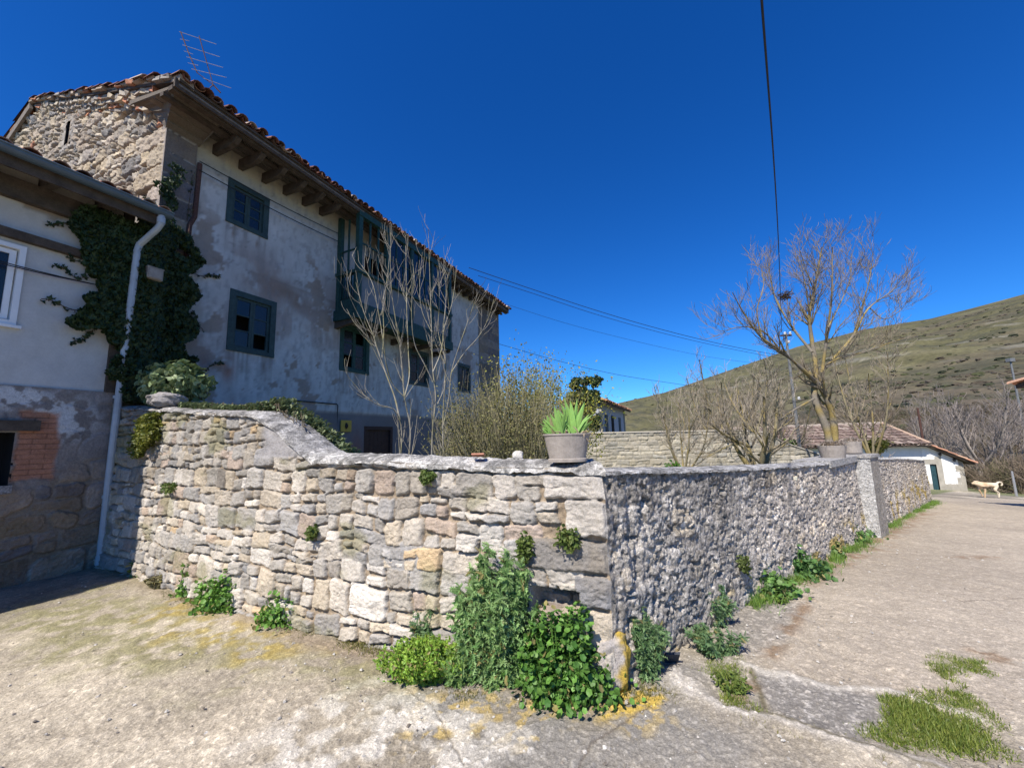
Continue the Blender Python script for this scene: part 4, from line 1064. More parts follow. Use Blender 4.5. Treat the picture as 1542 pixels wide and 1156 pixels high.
    pts = [(r * cos(t), r * sin(t)) for t in ang] + [((r - .008) * cos(t), (r - .008) * sin(t)) for t in ang[::-1]]
    v = [HP(s, dg - .01 + a_, zg + b_) for s in (s0, 3.12) for a_, b_ in pts]; n = len(pts)
    mb.add(v, [np.array([[i, (i + 1) % n, n + (i + 1) % n, n + i] for i in range(n)]), np.array([[n + i for i in range(9)]])], (.3, .3, .3))
    mb.tube([HP(s0, dg - .09, zg + .005), HP(3.12, dg - .09, zg + .005)], .011, 6)
    mb.build('gutter', M_zinc, root)
    mb = MB()
    P = [HP(3.0, dg, zg - .06), HP(3.0, dg, zg - .20), HP(2.985, dg + .05, zg - .27), HP(2.90, DN - .27, zg - .50), HP(2.885, DN - .25, zg - .60), HP(2.885, DN - .25, zg - .9), HP(2.89, DN - .17, 2.6), HP(2.89, DN - .14, 1.3), HP(2.89, DN - .14, .06)]
    mb.tube(P, .044, 12)
    for z in (4.0, 2.35, .95): mb.tube([HP(2.89, DN - .13, z - .02), HP(2.89, DN - .13, z + .02)], .052, 12)
    mb.tube([HP(3.0, dg, zg - .10), HP(3.0, dg, zg - .19)], .052, 12); mb.tube([HP(2.89, DN - .14, .045), HP(2.89, DN - .14, .16)], .05, 12)
    mb.build('downpipe', M_pipe, root, smooth=False)
    mb = MB()
    for k in range(2):
        a = HP(.8, DN - .06, 3.98 + k * .05); b = HP(2.6, DN - .06, 3.95); t = np.linspace(0, 1, 10); mb.tube(a + (b - a) * t[:, None] - ZZ * (np.sin(pi * t) * .05)[:, None], .007, 4)
    mb.build('wall_cable', M_cable, root)
neighbour()
mb = MB(); c = EYE + ray(232, 413) * (7.46 / (ray(232, 413) @ HN)); mb.box(c, (.20, .08, .17), [HU, HN, ZZ]); mb.box(c - HN * .047, (.17, .014, .14), [HU, HN, ZZ]); mb.box(c + ZZ * .092, (.215, .10, .014), [HU, HN, ZZ])
tag(mb.build('junction_box', M_pot, loc=c), 'small pale grey junction box among the dark ivy, right of the downpipe', 'junction box')

# ------------------------------------------------------------------ trees and branches
def smooth_path(P, n):
    P = np.asarray(P, float); m = len(P)
    t = np.concatenate([[0], np.cumsum(np.linalg.norm(np.diff(P, axis=0), axis=1))]); t /= t[-1]
    if m < 3: q = np.linspace(0, 1, n); return np.stack([np.interp(q, t, P[:, i]) for i in range(3)], 1)
    T = np.gradient(P, t, axis=0); q = np.linspace(0, 1, n); k = np.clip(np.searchsorted(t, q) - 1, 0, m - 2)
    h = (t[k + 1] - t[k])[:, None]; u = ((q - t[k])[:, None]) / h
    return (2 * u**3 - 3 * u**2 + 1) * P[k] + (u**3 - 2 * u**2 + u) * h * T[k] + (-2 * u**3 + 3 * u**2) * P[k + 1] + (u**3 - u**2) * h * T[k + 1]
def bough(mbs, rng, P, r0, r1, lvl, maxl, cfg):
    """Tube along path P, then side shoots, recursively. mbs: one builder per level."""
    n = len(P); rad = r0 + (r1 - r0) * np.linspace(0, 1, n) ** .85
    c = np.array(cfg['col'][min(lvl, len(cfg['col']) - 1)]) * rng.uniform(.75, 1.2)
    cc = np.tile(c, (n, 1))
    if cfg.get('lichen') and lvl <= 1:
        k = rng.rand(n, 1) < (.42 if lvl == 0 else .2); cc = np.where(k, np.array(cfg['lichen']) * rng.uniform(.6, 1.1, (n, 1)), cc)
    if lvl == 0 and r0 > .05: rad = rad * (1 + .12 * rng.uniform(-1, 1, n))
    mbs[min(lvl, len(mbs) - 1)].tube(P, rad, 8 if r0 > .05 else (5 if r0 > .02 else 3), cc, cap=r0 > .02)
    if lvl >= maxl: return
    L = np.linalg.norm(np.diff(P, axis=0), axis=1).sum(); k = max(1, int(cfg['per'][min(lvl, len(cfg['per']) - 1)] * L + rng.rand()))
    ts = np.sort(rng.uniform(cfg.get('from', .25) if lvl == 0 else .15, 1.0, k))
    for t in ts:
        i = min(int(t * (n - 1)), n - 2); p = P[i] + (P[i + 1] - P[i]) * (t * (n - 1) - i)
        d = P[i + 1] - P[i]; d /= np.linalg.norm(d) + 1e-9
        s = rng.normal(size=3); s -= d * (s @ d); s /= np.linalg.norm(s)
        a = rng.uniform(*cfg['ang']); dd = d * cos(a) + s * sin(a)
        l = cfg['len'][min(lvl, len(cfg['len']) - 1)] * rng.uniform(.45, 1.15) * (1.15 - .55 * t)
        m = 6; Q = [p]
        for q in range(m - 1):
            dd = dd + rng.normal(size=3) * cfg['wander'] + np.array([0, 0, cfg['up']]); dd /= np.linalg.norm(dd); Q.append(Q[-1] + dd * l / (m - 1))
        rr = max(cfg['rmin'], (r0 + (r1 - r0) * t) * cfg['thin'])
        bough(mbs, rng, smooth_path(Q, m), rr, max(cfg['rmin'] * .6, rr * .35), lvl + 1, maxl, cfg)
def bare_tree(name, label, cat, base, limbs, cfg, seed, group=None, maxl=3):
    root = thing(name, base, label, cat, group); rng = np.random.RandomState(seed)
    mbs = [MB(), MB(), MB()]
    for q, (pts, r0, r1, lv) in enumerate(limbs):
        bough(mbs, rng, smooth_path(pts, max(6, len(pts) * 4)), r0, r1, lv, maxl, dict(cfg, **{'from': cfg.get('trunk_from', cfg.get('from', .25))}) if q < 2 else cfg)
    big = MB()
    for m in mbs[:1]: big.V += m.V; big.C += m.C; big.F += m.F; big.n = m.n
    big.build('trunk', M_bark, root, smooth=True)
    tw = MB()
    for m in mbs[1:]:
        for v, c in zip(m.V, m.C): tw.V.append(v); tw.C.append(c)
        tw.F += [f + tw.n for f in m.F]; tw.n += m.n
    if tw.n: tw.build('crown', M_twig, root)
    return root
def auto_limbs(rng, base, h, n, spread, r, lean=(0, 0)):
    """A trunk that forks low into n rising limbs."""
    base = np.asarray(base, float); f = base + np.array([lean[0], lean[1], h * .22]); out = [([base - ZZ * .2, (base + f) / 2 + rng.normal(size=3) * .03, f], r, r * .8, 0)]
    for i in range(n):
        a = 2 * pi * i / n + rng.uniform(-.4, .4); s = spread * rng.uniform(.5, 1.1); e = f + np.array([cos(a) * s, sin(a) * s, h * rng.uniform(.55, .8)])
        m = f + (e - f) * .45 + np.array([cos(a), sin(a), -.25]) * s * .22
        out.append(([f - ZZ * .05, m, e], r * .55, r * .15, 0))
    return out
GREYB = [(.20, .175, .14), (.19, .16, .12), (.20, .165, .12)]
CFG_ASH = dict(col=GREYB, lichen=(.30, .23, .09), per=[3.7, 5.4, 4.6], len=[1.4, .76, .45], ang=(.35, .85), wander=.10, up=.13, thin=.5, rmin=.0060, trunk_from=.66, **{'from': .22})
def px_path(pts, Y, dy):
    n = len(pts); return [at(p[0], p[1], Y + d) for p, d in zip(pts, np.interp(np.linspace(0, 1, n), np.linspace(0, 1, len(dy)), dy))]
bT = at(1247, 664, 14.0); zT = float(gz(bT[0], bT[1]))
b0 = np.array([bT[0], bT[1], zT])
limbs = [
    ([b0 - ZZ * .2, b0 + ZZ * 1.0] + px_path([(1246, 650), (1226, 596), (1229, 558), (1223, 516), (1219, 472), (1226, 437), (1238, 372)], 14, (0, .3, -.2)), .155, .02, 0),
    ([b0 + np.array([.30, .1, -.2]), b0 + np.array([.30, .1, 1.0])] + px_path([(1257, 655), (1253, 622), (1240, 590), (1222, 566)], 14.1, (0, -.1)), .12, .09, 0),
    (px_path([(1228, 575), (1216, 563), (1176, 528), (1147, 508), (1115, 463), (1103, 440)], 14, (0, -.8, -1.6)), .075, .012, 0),
    (px_path([(1176, 528), (1150, 500), (1123, 492), (1085, 499)], 13.4, (0, -.5)), .035, .01, 0),
    (px_path([(1223, 530), (1191, 490), (1168, 449), (1156, 392)], 14, (0, .8, 1.4)), .055, .012, 0),
    (px_path([(1238, 560), (1247, 493), (1253, 440), (1253, 372)], 14, (0, -.7, -1.2)), .06, .012, 0),
    (px_path([(1240, 556), (1285, 505), (1309, 463), (1344, 437), (1366, 408)], 14, (0, .7, 1.0)), .06, .011, 0),
    (px_path([(1285, 505), (1300, 455), (1309, 422), (1315, 378)], 14.6, (0, -.5)), .035, .01, 0),
    (px_path([(1247, 493), (1266, 455), (1280, 420), (1282, 382)], 13.4, (0, .8)), .03, .01, 0),
    (px_path([(1240, 552), (1262, 540), (1309, 528), (1340, 516), (1380, 504)], 14, (0, -1.0, -1.8)), .035, .009, 0),
    (px_path([(1226, 600), (1188, 622), (1170, 635)], 13.9, (0, -.6)), .045, .02, 0),
    (px_path([(1219, 472), (1213, 430), (1200, 385)], 14.2, (0, .9)), .03, .009, 0),
    (px_path([(1147, 508), (1140, 470), (1150, 425), (1145, 400)], 13, (0, .5)), .026, .009, 0),
    (px_path([(1226, 437), (1215, 410), (1205, 378)], 14, (0, -.6)), .022, .009, 0),
    (px_path([(1309, 463), (1330, 480), (1352, 470), (1375, 445)], 14.8, (0, .6)), .022, .009, 0)]
bare_tree('ash_tree', 'tall bare ash tree with yellow lichen on its forked trunk, spreading against the sky', 'tree', b0, limbs, CFG_ASH, 3)
# old nest lodged in the crown
mb = MB(); r = np.random.RandomState(8); c = at(1181, 446, 13.8)
for i in range(90):
    a = r.normal(size=3) * np.array([.10, .10, .06]); d = r.normal(size=3) * np.array([1, 1, .4]); d *= .12 / np.linalg.norm(d)
    mb.tube([c + a - d, c + a + d * .2 + r.normal(size=3) * .01, c + a + d], .009, 3, (.07, .05, .035))
tag(mb.build('bird_nest', M_twig, loc=c), 'dark ragged bird nest in the left side of the bare ash crown', 'nest')

CFG_SAP = dict(col=[(.27, .25, .205), (.235, .215, .175), (.215, .195, .16)], lichen=(.26, .24, .14), per=[4.4, 4.6, 4], len=[.62, .34, .22], ang=(.35, .75), wander=.08, up=.17, thin=.5, rmin=.0030, **{'from': .25})
def sapling(i, label, Y, base, paths):
    p0 = at(base[0], base[1], Y); g = float(gz(p0[0], p0[1])); b = np.array([p0[0], p0[1], g])
    L = []
    for k, (pts, r0, r1, dy) in enumerate(paths):
        r0 *= .85; r1 *= .7
        q = px_path(pts, Y, dy)
        if k == 0: q = [b - ZZ * .1, b + (q[0] - b) * .5] + q
        L.append((q, r0, r1, 0))
    return bare_tree('bare_sapling', label, 'sapling', b, L, CFG_SAP, 20 + i, 'bare pale saplings behind the front wall', 2)
sapling(0, 'leftmost bare sapling behind the front wall, its stems leaning left over the facade', 5.6, (600, 688), [
    ([(604, 690), (602, 632), (596, 618), (565, 607), (535, 580), (521, 560), (519, 540)], .022, .006, (0, -.2, -.4)),
    ([(602, 632), (595, 600), (584, 570), (575, 545), (560, 500), (548, 470), (536, 425)], .018, .005, (0, .3)),
    ([(580, 560), (560, 520), (545, 485), (528, 450), (520, 430)], .010, .005, (.2, -.3)),
    ([(575, 545), (578, 500), (577, 455), (583, 420), (588, 370)], .012, .004, (.2, .5))])
sapling(1, 'bare sapling forking at window height, just right of the leftmost one', 5.5, (616, 690), [
    ([(616, 690), (618, 645), (609, 598), (606, 560), (602, 520), (597, 490), (590, 440), (588, 350)], .022, .005, (0, .2, .1)),
    ([(609, 598), (592, 580), (582, 550), (578, 520), (570, 470), (558, 420), (545, 400)], .014, .005, (0, -.3, -.2)),
    ([(609, 598), (616, 570), (615, 530), (613, 480), (612, 430), (611, 370)], .012, .005, (0, .4)),
    ([(602, 520), (585, 480), (570, 440), (560, 410)], .010, .004, (0, -.4))])
sapling(2, 'tallest straight bare sapling in front of the farmhouse gallery', 5.6, (650, 690), [
    ([(650, 692), (652, 640), (656, 600), (652, 560), (650, 500), (648, 440), (645, 345)], .024, .005, (0, .1, .2)),
    ([(652, 575), (640, 550), (625, 520), (620, 480), (622, 430), (628, 395)], .012, .004, (0, -.3)),
    ([(652, 560), (664, 530), (668, 490), (672, 440), (668, 390)], .012, .004, (0, .4)),
    ([(650, 500), (636, 470), (632, 430), (636, 380)], .009, .004, (0, .3))])
sapling(3, 'rightmost bare sapling, twin stemmed, by the bushy shrub', 5.7, (668, 690), [
    ([(668, 692), (667, 640), (669, 590), (671, 540), (668, 500), (680, 460), (688, 400)], .022, .005, (0, .1, .3)),
    ([(668, 640), (676, 600), (680, 560), (692, 520), (706, 480), (720, 440)], .016, .005, (0, -.3)),
    ([(680, 560), (700, 530), (722, 505), (735, 480), (744, 450)], .010, .004, (-.2, .2)),
    ([(671, 540), (660, 500), (662, 450), (658, 400)], .011, .004, (0, .4)),
    ([(668, 620), (690, 602), (705, 590)], .009, .004, (0, -.3))])

# big many-stemmed bare shrub
def stem_shrub(name, label, cat, base, n, h, spread, cols, r, seed, leaf=0, lcol=None, group=None, lsize=.02, twigs=5):
    root = thing(name, base, label, cat, group); rng = np.random.RandomState(seed); mb = MB(); tips = []
    for i in range(n):
        a = rng.uniform(0, 2 * pi); q = rng.rand() ** .6; s = spread * q; p = base + np.array([cos(a), sin(a), 0]) * spread * .22 * rng.rand() - ZZ * .1
        e = base + np.array([cos(a) * s, sin(a) * s, h * rng.uniform(.6, 1.0) * (1 - .28 * q * q)])
        m = (p + e) / 2 + np.array([cos(a), sin(a), .2]) * rng.uniform(-.10, .05) * spread + rng.normal(size=3) * .04 * h
        P = smooth_path([p, m, e], 8); c = np.array(cols[rng.randint(len(cols))]) * rng.uniform(.8, 1.2)
        mb.tube(P, np.linspace(r, r * .35, 8), 3, c, cap=False)
        for k in range(rng.randint(max(1, twigs - 2), twigs + 3)):
            j = rng.randint(2, 7); d = P[j] - P[j - 1]; d /= np.linalg.norm(d); d = d * .9 + rng.normal(size=3) * .40 + ZZ * .25; l = h * rng.uniform(.08, .24); d /= np.linalg.norm(d)
            Q = [P[j], P[j] + d * l * .5, P[j] + d * l + ZZ * l * .2]; mb.tube(Q, [r * .5, r * .42, r * .25], 3, c, cap=False); tips += [Q[1], Q[2]]
    mb.build('stems', M_twig, root)
    if leaf:
        tips = np.array(tips); pos = tips[rng.randint(0, len(tips), leaf)] + rng.normal(size=(leaf, 3)) * .035 * h
        R = rotz_from(rng.normal(size=(leaf, 3)) + ZZ * .6, rng); tv, tf = leaf_long(.28)
        lm = MB(); lm.scatter(tv, tf, pos, R, rng.uniform(.6, 1.3, leaf) * lsize, gcol(rng, leaf, *lcol)); lm.build('leaves', M_leaf, root)
    return root
c = at(768, 690, 6.6); c[2] = gz(c[0], c[1])
stem_shrub('broom_shrub', 'large dense olive brown shrub of upright stems behind the front wall', 'shrub', c, 620, 2.75, 1.25, [(.20, .18, .095), (.24, .21, .12), (.16, .145, .08), (.29, .26, .17)], .0075, 31, leaf=24000, lcol=((.15, .15, .05), (.30, .28, .11)), lsize=.036)
c = at(815, 660, 9.5); c[2] = gz(c[0], c[1])
stem_shrub('gorse_bush', 'yellow green bush topping the right side of the olive brown shrub', 'shrub', c, 190, 3.7, 1.5, [(.17, .16, .07)], .010, 33, leaf=11000, lcol=((.16, .20, .03), (.42, .38, .05)), lsize=.060)
c = at(712, 690, 7.4); c[2] = gz(c[0], c[1])
stem_shrub('twiggy_shrub', 'low grey twiggy shrub against the right end of the farmhouse', 'shrub', c, 120, 2.4, .8, [(.27, .25, .18), (.22, .20, .12)], .0065, 35, leaf=600, lcol=((.17, .16, .06), (.25, .23, .11)), lsize=.03)

# dark evergreen
def crown_tree(name, label, base, h, cw, n, size, cols, seed, trunk_r=.12, squash=.8, group=None):
    root = thing(name, base, label, 'tree', group); rng = np.random.RandomState(seed); mb = MB()
    top = base + ZZ * h * .9; mb.tube(smooth_path([base - ZZ * .2, base + ZZ * h * .5 + rng.normal(size=3) * .1, top], 8), np.linspace(trunk_r, .03, 8), 7, (.13, .10, .08))
    cl = []
    for i in range(26):
        a = rng.uniform(0, 2 * pi); q = rng.rand() ** .5; z = h * rng.uniform(.48, .98); c_ = base + np.array([cos(a) * cw * q * .75, sin(a) * cw * q * .75, z]); cl.append((c_, rng.uniform(.20, .36) * cw))
        mb.tube([base + ZZ * z * .7, c_], [.03, .012], 4, (.13, .10, .08))
    mb.build('trunk', M_bark, root)
    k = rng.randint(0, len(cl), n); C_ = np.array([q[0] for q in cl])[k]; R_ = np.array([q[1] for q in cl])[k]
    d = rng.normal(size=(n, 3)); d /= np.linalg.norm(d, axis=1)[:, None]; pos = C_ + d * (R_ * rng.uniform(.6, 1.05, n))[:, None] * np.array([1, 1, squash])
    R = rotz_from(d + rng.normal(size=(n, 3)) * .5 + ZZ * .3, rng); tv, tf = leaf_long(.3)
    lm = MB(); lm.scatter(tv, tf, pos, R, rng.uniform(.6, 1.4, n) * size, gcol(rng, n, *cols)); lm.build('crown', M_leaf, root)
    return root
c = at(884, 650, 20.5); c[2] = gz(c[0], c[1])
crown_tree('evergreen_tree', 'small dark evergreen tree beside the little tiled house', c, 5.5, .95, 6500, .17, ((.025, .050, .018), (.05, .085, .03)), 41)

# orchard trees behind the lane wall
CFG_ORC = dict(col=[(.22, .19, .12), (.24, .20, .14), (.27, .23, .18)], lichen=(.28, .225, .10), per=[4.2, 5.4, 4.4], len=[1.1, .65, .4], ang=(.4, .9), wander=.13, up=.12, thin=.55, rmin=.007, **{'from': .2})
def orchard(i, label, px, Y, h, n, spread, r, seed, cfg=CFG_ORC, extra=(), maxl=3, py=660):
    p = at(px, py, Y); b = np.array([p[0], p[1], float(gz(p[0], p[1]))]); rng = np.random.RandomState(seed)
    L = auto_limbs(rng, b, h, n, spread, r) + [(px_path(q, Y, dy), a, c_, 0) for q, a, c_, dy in extra]
    return bare_tree('orchard_tree', label, 'tree', b, L, cfg, seed + 1, 'bare orchard trees behind the lane wall', maxl)
orchard(0, 'small bare orchard tree in front of the back wall, nearest the planter', 1025, 12.5, 3.3, 5, .85, .07, 51)
orchard(1, 'old pruned orchard tree with thick pale stump and long dark low boughs', 1136, 12.0, 3.4, 4, 1.1, .17, 53, extra=[
    ([(1128, 672), (1105, 662), (1085, 650), (1072, 640)], .05, .02, (0, -.6)), ([(1132, 690), (1110, 668), (1090, 675), (1065, 688)], .04, .015, (0, -.5)), ([(1142, 685), (1160, 675), (1180, 672)], .04, .015, (0, .4)),
    ([(1134, 650), (1118, 630), (1100, 600), (1090, 575)], .05, .01, (0, .6)), ([(1140, 648), (1150, 610), (1155, 570), (1150, 540)], .04, .01, (0, -.5))])
orchard(2, 'slim lichen covered orchard tree standing just right of the tall ash', 1309, 13.6, 5.3, 4, .8, .085, 55)
orchard(3, 'wide pale bare tree between the old pruned tree and the tall ash', 1095, 18.0, 5.6, 7, 2.3, .12, 57, maxl=3)
orchard(4, 'feathery bare tree behind the back wall, left of the old pruned tree', 1058, 20.5, 4.8, 6, 1.8, .10, 59)
orchard(5, 'twiggy bare tree in front of the white farm building roof, left of the ash', 1165, 20.0, 4.8, 6, 1.8, .10, 61)

# bare trees beyond the end of the lane
CFG_FAR = dict(col=[(.22, .19, .165), (.23, .20, .175), (.235, .20, .18)], per=[2.4, 2.4, 2.0], len=[2.2, 1.3, .8], ang=(.35, .8), wander=.10, up=.10, thin=.55, rmin=.014, **{'from': .15})
for i, (px, Y, h, n, sp, r, lab) in enumerate([
        (1462, 31, 7.5, 5, 2.2, .16, 'pale forked bare tree rising directly behind the end of the white lean-to'), (1432, 36, 7.0, 5, 2.2, .15, 'bare tree behind the sloping lean-to roof, left of the pale forked one'),
        (1492, 33, 6.5, 5, 2.2, .14, 'leaning bare tree behind the dog, in the brown thicket'), (1405, 40, 7.5, 5, 2.4, .15, 'bare tree beyond the right end of the long tiled roof'), (1528, 38, 7.5, 5, 2.4, .14, 'rightmost bare tree at the picture edge, by the grey pole')]):
    p = at(px, 660, Y); b = np.array([p[0], p[1], float(gz(p[0], p[1]))]); rng = np.random.RandomState(70 + i)
    bare_tree('bare_tree', lab, 'tree', b, auto_limbs(rng, b, h, n, sp, r, (rng.uniform(-.5, .5), 0)), CFG_FAR, 80 + i, 'bare trees beyond the end of the lane', 3)

def hill_z(x, y):
    A, T, X, Y, Z = HILL; a = math.atan2(x, y); i = int(np.clip(np.searchsorted(A, a), 0, len(A) - 1)); R = np.hypot(X[:, i], Y[:, i]); return float(np.interp(math.hypot(x, y), R, Z[:, i]))
def thicket():
    rng = np.random.RandomState(90); mb = MB(); protos = []
    for q in range(14):
        p = MB()
        for k in range(7):
            d = rng.normal(size=3) * .38 + ZZ; d /= np.linalg.norm(d); m = d * .5; e = d + rng.normal(size=3) * .08; r = .010
            p.tube([np.zeros(3), m, e], [r, r * .8, r * .4], 3, cap=False)
            for t in range(6):
                d2 = d + rng.normal(size=3) * .6; d2 /= np.linalg.norm(d2); s_ = e * rng.uniform(.3, .95); l = rng.uniform(.15, .35); p.tube([s_, s_ + d2 * l], [r * .7, r * .35], 3, cap=False)
        protos.append((np.concatenate(p.V), np.concatenate(p.F)))
    cols = np.array([(.15, .115, .085), (.125, .098, .07), (.17, .135, .10), (.11, .10, .055)]); N = 4600; pos = []; h = []
    while len(pos) < N:
        px = rng.uniform(1100, 1640) if rng.rand() < .8 else rng.uniform(930, 1150); dist = rng.uniform(44, 105) if px < 1380 else rng.uniform(36, 100)
        az = math.atan((px - 771) / 600); x, y = dist * sin(az), dist * cos(az)
        if y < 33 and px < 1470: continue
        z = max(hill_z(x, y), float(gz(x, y))) if dist > 62 else float(gz(x, y))
        pos.append((x, y, z - .2)); h.append(rng.uniform(.8, 2.6) * (.65 + .35 * (px > 1380)))
    pos = np.array(pos); h = np.array(h); th = rng.uniform(0, 2 * pi, N); R = np.zeros((N, 3, 3)); R[:, 0, 0] = np.cos(th); R[:, 0, 1] = -np.sin(th); R[:, 1, 0] = np.sin(th); R[:, 1, 1] = np.cos(th); R[:, 2, 2] = 1
    col = cols[rng.randint(0, 4, N)] * rng.uniform(.8, 1.25, (N, 1)); w = rng.randint(0, len(protos), N)
    for q, (tv, tf) in enumerate(protos):
        k = w == q; mb.scatter(tv, [tf], pos[k], R[k], h[k], col[k])
    tag(mb.build('thicket', M_twig), 'brown leafless thicket along the foot of the hill', None, kind='stuff')
thicket()

# ------------------------------------------------------------------ ivy
def ivy_leaves(pos, nrm, rng, size, ca, cb):
    n = len(pos); R = rotz_from(nrm + rng.normal(size=(n, 3)) * .45, rng, np.tile([0, 0, -1.0], (n, 1)) + rng.normal(size=(n, 3)) * .6); tv, tf = leaf_ivy()
    mb = MB(); mb.scatter(tv, tf, pos, R, rng.uniform(.6, 1.3, n) * size, gcol(rng, n, ca, cb)); return mb
def corner_ivy():
    rng = np.random.RandomState(101); root = thing('climbing_ivy', HP(3.1, 7.8, 0), 'dense dark ivy climbing the corner between the white house and the farmhouse', 'ivy')
    P, Nn = [], []
    def patch(n, s0, s1, z0, z1, dfun, nrm, shape):
        s = rng.uniform(s0, s1, n); z = rng.uniform(z0, z1, n); k = shape(s, z); s, z = s[k], z[k]
        d = dfun(s, z); d = d - rng.uniform(0, .16, len(s)) - .10 * fbm(s * 4, z * 4, 5, 3)
        P.append(HU * s[:, None] + HN * d[:, None] + ZZ * z[:, None]); Nn.append(np.tile(nrm, (len(s), 1)))
    e = lambda s, z: fbm(s * 3, z * 3, 9, 3) - .5
    # on the neighbour facade
    patch(15000, 2.0, 2.92, 2.55, 5.0, lambda s, z: np.full(len(s), DN - .03), -HN, lambda s, z: s + e(s, z) * .9 > np.interp(z, [2.5, 2.9, 3.3, 4.0, 4.6, 5.0], [2.95, 2.72, 2.55, 2.36, 2.28, 2.42]))
    # filling the notch between the two facades and over the farmhouse corner
    patch(19000, 2.9, 4.15, 2.3, 5.45, lambda s, z: np.interp(s, [2.9, 3.2, 3.5, 4.2], [7.62, 7.78, 8.12, 8.24]), -HN + HU * .15, lambda s, z: s + e(s, z) * .8 < np.interp(z, [2.3, 3.0, 3.6, 4.4, 5.0, 5.5], [4.15, 4.1, 3.95, 3.92, 3.85, 3.5]))
    patch(1200, 3.2, 3.85, 5.3, 6.6, lambda s, z: np.full(len(s), 8.2), -HN - HU * .4, lambda s, z: (s + e(s, z) * .8 < np.interp(z, [5.3, 5.8, 6.6], [3.75, 3.68, 3.58])) & (np.abs(s - 3.5 - .1 * np.sin(z * 9)) < .12))
    P = np.concatenate(P); Nn = np.concatenate(Nn)
    ivy_leaves(P, Nn, rng, .078, (.016, .032, .010), (.038, .064, .020)).build('leaves', M_ivy, root)
    # runners reaching over the plaster
    mb = MB(); L = []; LN = []
    for (x0, y0, x1, y1, dd) in ((130, 345, 68, 335, DN), (145, 365, 95, 308, DN), (140, 470, 62, 452, DN), (128, 420, 80, 400, DN), (285, 410, 332, 418, D0), (150, 330, 88, 318, DN), (140, 500, 108, 520, DN), (122, 395, 84, 372, DN), (290, 470, 306, 500, D0), (285, 560, 335, 548, D0), (282, 330, 290, 262, D0)):
        a = EYE + ray(x0, y0) * ((dd - .05) / (ray(x0, y0) @ HN)); b = EYE + ray(x1, y1) * ((dd - .04) / (ray(x1, y1) @ HN)); t = np.linspace(0, 1, 12)
        Q = a + (b - a) * t[:, None] + ZZ * (np.sin(t * 7 + x0) * .03)[:, None]; mb.tube(Q, .006, 4, (.08, .06, .04))
        for i in range(26): L.append(Q[rng.randint(12)] + rng.normal(size=3) * .02); LN.append(-HN)
    mb.build('stems', M_twig, root)
    ivy_leaves(np.array(L), np.array(LN), rng, .06, (.02, .04, .015), (.03, .05, .02)).build('runner_leaves', M_ivy, root)
corner_ivy()
def sunlit_ivy(name, label, cpx, Y, w, h, n, size, ca, cb, seed, depth=.3):
    rng = np.random.RandomState(seed); c = at(*cpx, Y); root = thing(name, c - ZZ * h, label, 'ivy')
    d = rng.normal(size=(n, 3)); d /= np.linalg.norm(d, axis=1)[:, None]; q = rng.uniform(.5, 1.05, n)[:, None]
    pos = c + d * q * np.array([w, depth, h]); pos += (fbm(pos[:, 0] * 4, pos[:, 2] * 4, seed, 3) - .5)[:, None] * d * .5 * w
    ivy_leaves(pos, d + ZZ * .5 + np.array([-.3, -.6, 0]), rng, size, ca, cb).build('leaves', M_ivy, root)
    mb = MB()
    for i in range(14):
        e = pos[rng.randint(n)]; mb.tube(smooth_path([c - ZZ * h + rng.normal(size=3) * .05, (c + e) / 2 - ZZ * h * .2 + rng.normal(size=3) * .08, e], 6), .006, 4, (.10, .08, .05))
    mb.build('stems', M_twig, root); return root
sunlit_ivy('ivy_bush', 'glossy sunlit ivy bush bulging over the left end of the garden wall', (268, 578), 5.75, .46, .34, 1500, .085, (.09, .14, .05), (.30, .36, .19), 103)
def wall_top_ivy():
    rng = np.random.RandomState(105); n = 4600; root = thing('wall_top_ivy', wp1(np.array(4.5), np.array(2.0), np.array(-.4)), 'grey green ivy mat trailing along the raised top of the garden wall', 'ivy')
    s = rng.uniform(2.75, 5.7, n); v = rng.uniform(0, 1, n); th = np.interp(s, [2.75, 3.1, 3.6, 4.2, 5.7], [.05, .10, .16, .13, .08]) * (.3 + 1.2 * fbm(s * 3, s * 0, 7, 3))
    off = np.interp(s, [2.7, 3.4, 3.9, 5.7], [-.46, -.36, -.20, -.16]) - rng.uniform(0, .22, n)
    z = top1(s) + v * th + .02 - np.interp(s, [2.75, 3.5, 3.8], [.22, .05, 0]) * rng.rand(n)
    P = wp1(s, z, off); ivy_leaves(P, np.tile([-.1, -.5, .8], (n, 1)), rng, .058, (.10, .14, .06), (.24, .27, .14)).build('leaves', M_ivy, root)
    mb = MB()
    for i in range(24):
        a = rng.uniform(2.8, 5.2); q = np.linspace(0, 1, 7); ss = a + q * rng.uniform(.2, .6); mb.tube(wp1(ss, top1(ss) + .04 + rng.uniform(0, .1, 7), -.2 - .2 * q), .005, 3, (.14, .11, .07))
    mb.build('stems', M_twig, root)
wall_top_ivy()

